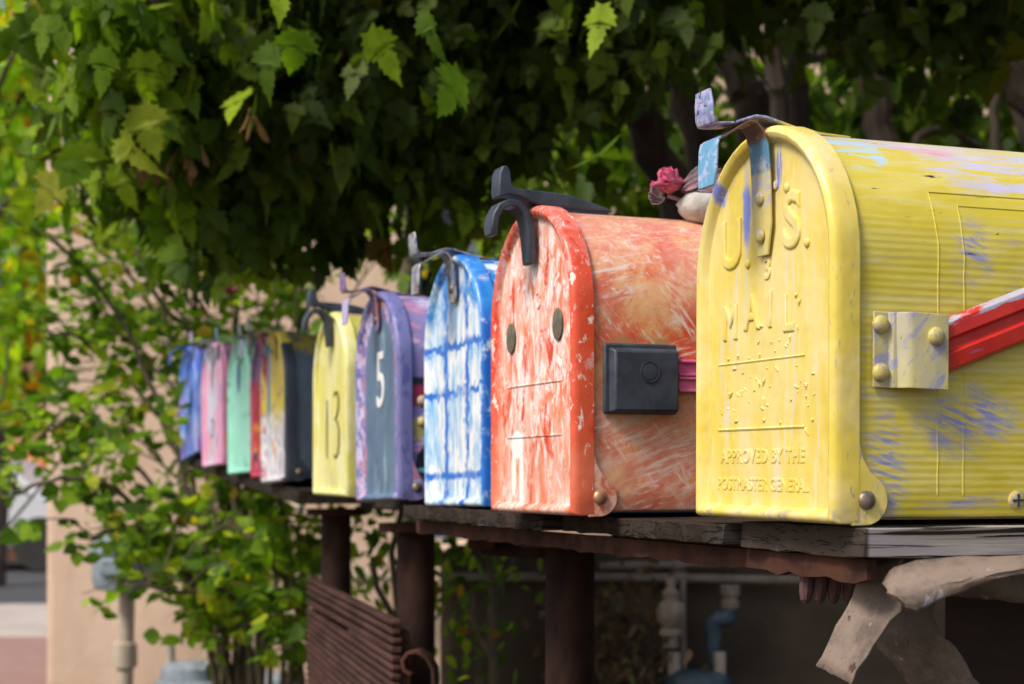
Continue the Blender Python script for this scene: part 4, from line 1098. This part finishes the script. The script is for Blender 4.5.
# --- second and third trees at the right
def tree(lb, base, stems, blobs, tmpl, lsize, mat, seed, group='trees behind the mailboxes'):
    g = np.random.default_rng(seed); t = empty('maple_tree', base, 0, lb, 'tree', group); iv = Vector(base)
    mb = MB()
    for pts, a, b in stems: limb(mb, [Vector(p)-iv for p in pts], a, b, wob=.006)
    mb.build('trunk', bark, t)
    P = in_blobs(blobs, g) - np.array(iv); n = len(P)
    emit_leaves('crown', tmpl, P, down(g,n,.7), g.uniform(*lsize,n), mat, t, nrm=np.tile([0,-.4,.6],(n,1)), seed=seed)
    return t
tree('twin stemmed tree standing straight behind the latch of the yellow mailbox', (.53,3.4,0),
   [([(.53,3.4,-.05), at(778,200,3.4), at(776,60,3.4), at(772,-200,3.4)], .026,.020), ([(.57,3.44,-.05), at(800,180,3.45), at(794,60,3.45), at(790,-200,3.45)], .024,.019), ([at(776,100,3.4), at(740,60,3.5), at(700,40,3.6)], .012,.004), ([at(800,60,3.45), at(850,50,3.6), at(900,20,3.7)],.012,.005)],
   [(780,-120,3.4,260,60,.3,160), (800,60,3.9,120,90,.3,200), (640,100,3.9,110,110,.3,300), (560,160,3.9,80,70,.3,160)], OVATE, (.05,.085), mid_leaf, 21)
tree('leaning tree behind the body of the yellow mailbox', (.85,3.5,0),
   [([(.95,3.5,-.05), at(905,260,3.5), at(882,140,3.5), at(868,60,3.5), at(845,-80,3.5)], .034,.028), ([at(890,180,3.5), at(930,130,3.55), at(985,150,3.6)], .012,.007), ([at(868,60,3.5), at(900,40,3.6), at(950,60,3.7)], .010,.005)],
   [(900,-120,3.4,260,60,.3,160), (900,90,4.0,150,70,.3,300), (830,110,4.0,60,60,.25,90)], OVATE, (.05,.085), mid_leaf, 22)
tree('tree with a slanting trunk at the right behind the yellow mailbox', (1.25,3.2,0),
   [([(1.35,3.2,-.05), at(1120,240,3.2), at(1030,105,3.2), at(985,50,3.2), at(955,-10,3.2), at(935,-150,3.2)], .034,.028), ([(1.42,3.5,-.05), at(1060,260,3.5), at(1022,100,3.5), at(1018,-100,3.5)], .03,.02), ([at(1005,180,3.4), at(995,110,3.4), at(1010,40,3.4)], .012,.008)],
   [(1080,-90,3.4,160,80,.4,400), (1000,130,4.0,90,60,.3,180), (1150,60,3.8,150,140,.4,700), (1300,0,3.0,200,200,.6,900)], OVATE, (.05,.085), mid_leaf, 23)
# shrubs against the wall behind the mailboxes
def shrub(lb, base, blobs, tmpl, lsize, mat, seed, nst=7, name='shrub'):
    g = np.random.default_rng(seed); t = empty(name, base, 0, lb, 'shrub'); iv = Vector(base)
    mb = MB(); 
    P = in_blobs(blobs, g)
    for k in range(nst):
        e_ = Vector(P[g.integers(0,len(P))]); b_ = iv+Vector((random.uniform(-.1,.1),random.uniform(-.1,.1),-.03))
        m_ = b_.lerp(e_,.5)+Vector((random.uniform(-.1,.1),0,.15)); limb(mb, [b_-iv, m_-iv, e_-iv], .014, .004, 7)
    mb.build('stem', canem, t)
    P = P - np.array(iv); n = len(P)
    emit_leaves('leaves', tmpl, P, down(g,n,.9), g.uniform(*lsize,n), mat, t, nrm=np.tile([0,-.5,.6],(n,1)), seed=seed)
    return t
shrub('leafy shrub against the wall seen under the shelf between the posts', ((480-CX)/F*2.6,2.6,0),
   [(480,560,2.6,50,40,.10,110), (380,550,2.9,40,50,.15,150), (470,640,2.6,50,40,.10,90)], OVATE, (.018,.036), rose_leaf, 31)
shrub('dry brown vine heap against the wall right of the rightmost post', ((625-CX)/F*2.6,2.6,0),
   [(612,640,2.68,26,55,.04,380), (632,665,2.68,24,35,.04,160)], OVATE, (.012,.03), deadm, 32, name='dry_vine')
shrub('dark shrub filling the gap behind the orange mailbox', ((640-CX)/F*4.2,4.2,0),
   [(640,180,4.2,180,90,.15,1300), (860,150,4.25,200,90,.15,1500), (560,240,4.2,60,80,.12,350), (950,260,4.2,120,60,.12,300)], OVATE, (.045,.08), brt_leaf, 33)  # lit leaf colour stands in for light reaching the back

# --- rose bush with canes
def rose(lb, base, canes, seed, leafn=1.0, lmat=rose_leaf, size=(.026,.048)):
    g = np.random.default_rng(seed); t = empty('rose_bush', base, 0, lb, 'bush', 'rose bushes by the wall'); iv = Vector(base)
    mb = MB(); LP = []; LT = []; LS = []
    for (pts, r0) in canes:
        Pc = limb(mb, [Vector(p)-iv for p in pts], r0, r0*.35, 8, 6, .006)
        m = len(Pc)
        for i in range(int(m*.30), m):
            for _ in range(1 if g.uniform() < .62*leafn else 0):
                dirv = Vector(g.normal(size=3)); dirv.z = abs(dirv.z)*.5+.1; dirv.normalize()
                ln = g.uniform(.06,.22); e1 = Pc[i]+dirv*ln*.5; e2 = e1+Vector((dirv.x,dirv.y,dirv.z-.5)).normalized()*ln*.5
                mb.tube([Pc[i], e1, e2], [.0022,.0017,.0010], 5, cap=False)
                for q, f in ((Pc[i].lerp(e1,.7),0),(e1,0),(e1.lerp(e2,.5),0),(e2,1)):
                    # pinnate leaf: pairs plus a terminal leaflet
                    ax_ = Vector(g.normal(size=3)); ax_.z -= .3; ax_.normalize(); sd = ax_.cross(Vector((0,0,1))).normalized()
                    s = g.uniform(*size)
                    for w_, sgn in ((.35,1),(.35,-1),(.9,1),(.9,-1)):
                        LP.append(q+ax_*s*w_*1.3); LT.append(sd*sgn+ax_*.45+Vector((0,0,-.15))); LS.append(s*g.uniform(.7,.95))
                    LP.append(q+ax_*s*1.5); LT.append(ax_); LS.append(s)
    mb.build('canes', canem, t)
    emit_leaves('leaves', OVATE, [tuple(p) for p in LP], [tuple(p) for p in LT], LS, lmat, t, nrm=np.tile([0,-.6,.6],(len(LP),1)), seed=seed, wr=(.75,1.4))
    print('rose leaves', len(LP))
    return t
b0 = (-.55,3.35,0)
canes = []
tgt = [ [(225,684,3.4),(215,600,3.4),(170,430,3.4),(110,300,3.4),(50,240,3.3)], [(235,684,3.4),(225,560,3.4),(190,420,3.5),(120,330,3.5),(80,290,3.5)],
  [(215,684,3.3),(190,580,3.2),(130,500,3.1),(60,480,3.0),(10,500,3.0)], [(230,684,3.4),(200,600,3.2),(140,530,3.1),(90,540,3.0)],
  [(300,684,3.3),(290,560,3.3),(265,430,3.6),(220,330,3.7),(150,230,3.7)], [(285,684,3.3),(272,560,3.3),(280,400,3.7),(300,280,3.7),(290,200,3.7)],
  [(310,684,3.4),(300,520,3.7),(340,330,3.8),(370,260,3.8)], [(270,684,3.3),(255,560,3.3),(160,460,3.5),(100,400,3.6)],
  [(240,684,3.5),(235,560,3.6),(240,420,3.7),(180,280,3.7),(140,180,3.7)], [(250,684,3.2),(235,600,3.1),(170,590,3.0),(110,580,3.0)],
  [(260,684,3.5),(250,520,3.7),(210,350,3.8),(100,250,3.8),(60,210,3.8)] , [(330,684,3.4),(322,600,3.4),(300,540,3.5),(260,500,3.6)],
  [(290,684,3.2),(300,620,3.1),(270,560,3.0),(230,520,3.1)],
  [(245,684,3.5),(245,500,3.7),(235,330,3.8),(240,230,3.8),(260,170,3.8)], [(255,684,3.5),(262,480,3.8),(280,320,3.9),(330,250,3.9),(360,220,3.9)],
  [(235,684,3.5),(215,480,3.7),(170,330,3.8),(150,230,3.8),(110,190,3.8)], [(228,684,3.4),(190,480,3.6),(130,380,3.7),(80,340,3.7),(40,330,3.7)],
  [(238,684,3.5),(225,450,3.7),(200,330,3.7),(190,260,3.7),(200,200,3.7)], [(250,684,3.6),(250,450,3.9),(200,380,3.9),(120,260,3.9),(90,170,3.9)],
  [(262,684,3.6),(270,420,3.9),(310,300,3.9),(320,240,3.9),(310,190,3.9)], [(222,684,3.4),(170,520,3.5),(110,440,3.5),(70,420,3.4),(30,450,3.3)],
  [(242,684,3.4),(225,400,3.6),(160,300,3.6),(120,220,3.6)] ]
for tp in tgt: canes.append(([b0 if False else Vector((at(*tp[0]).x, tp[0][2], -.02))] + [at(*q) for q in tp], random.uniform(.006,.011)))
t = rose('tall rose bush with arching canes at the left end of the mailbox row', b0, canes, 41)
b1 = (-1.3,3.9,0)
canes = []
for tp in [ [(30,684,3.9),(20,560,3.9),(30,430,3.9),(70,330,3.9)], [(20,684,3.9),(10,470,3.9),(0,400,3.9),(-20,300,3.9)], [(60,684,3.9),(50,480,3.6),(20,440,3.5),(-20,420,3.4)], [(140,684,4.2),(120,500,4.2),(90,420,4.2),(70,380,4.2)] ]:
    canes.append(([Vector((-1.75, tp[0][2], -.02)), Vector((-1.62, tp[0][2], .55))] + [at(*q) for q in tp[2:]], .006))
rose('thinner rose bush reaching in from the left edge', b1, canes, 42, .4)
# pink rose blooms
for px, py, Y, s, lb in ((255,257,3.5,1.0,'dark pink rose bloom at the top right of the rose bush'), (230,292,3.5,.9,'purple pink rose bloom below the dark pink one'), (272,256,3.55,.7,'small crimson rose bloom just right of the dark pink one')):
    t = empty('rose_bloom', at(px,py,Y), 0, lb, 'flower'); mb = MB()
    for k in range(11):
        a_ = k*2.4; petal(mb, (0,0,0), (math.cos(a_)*(.3+.05*k), math.sin(a_)*(.3+.05*k), .6-.03*k), (math.cos(a_),math.sin(a_),.8), .022*s, .011*s, .004)
    o = mb.build('petals', petp, t, smooth=60)
    MB().tube([(0,0,0),(.005,.01,-.05),(0,.03,-.12)], .002, 6).build('stem', canem, t)
# --- far bright tree at the left
def far_tree(lb, base, trunk, blobs, mat, lsize, seed):
    g = np.random.default_rng(seed); t = empty('street_tree', base, 0, lb, 'tree', 'trees at the street'); iv = Vector(base)
    mb = MB(); limb(mb, [Vector(p)-iv for p in trunk[0]], trunk[1], trunk[2], 10)
    P = in_blobs(blobs, g)
    for k in range(10):
        e_ = Vector(P[g.integers(0,len(P))]); s_ = Vector(trunk[0][-1]).lerp(Vector(trunk[0][1]), random.random()); limb(mb, [s_-iv, s_.lerp(e_,.5)-iv+Vector((0,0,.1)), e_-iv], .03, .006, 7)
    mb.build('trunk', bark, t)
    P = P-np.array(iv); n = len(P)
    emit_leaves('crown', SIMPLE, P, down(g,n,.9), g.uniform(*lsize,n), mat, t, nrm=np.tile([-.3,-.5,.7],(n,1)), seed=seed)
far_tree('yellow green tree with a few red leaves at the far left', (-2.9,8.0,0), ([(-2.9,8,-.05),(-2.9,8,1.2),(-2.8,8,2.2),(-2.7,8,3.4)],.08,.04),
   [(30,150,7.6,80,170,.5,1500), (60,30,7.4,90,90,.5,900), (20,330,7.8,60,90,.4,500), (95,60,6.8,60,110,.4,1100), (100,160,7,40,70,.3,260)], fall_leaf, (.07,.12), 51)
far_tree('dense green tree across the street at the far left', (-6.5,17,0), ([(-5.35,17,-.05),(-5.3,17,1.2),(-5.4,17,2.5),(-5.5,17,3.6)],.13,.08),
   [(0,330,17,70,70,1.2,900), (-60,180,17,110,120,1.5,1100)], dark_leaf, (.14,.26), 52)
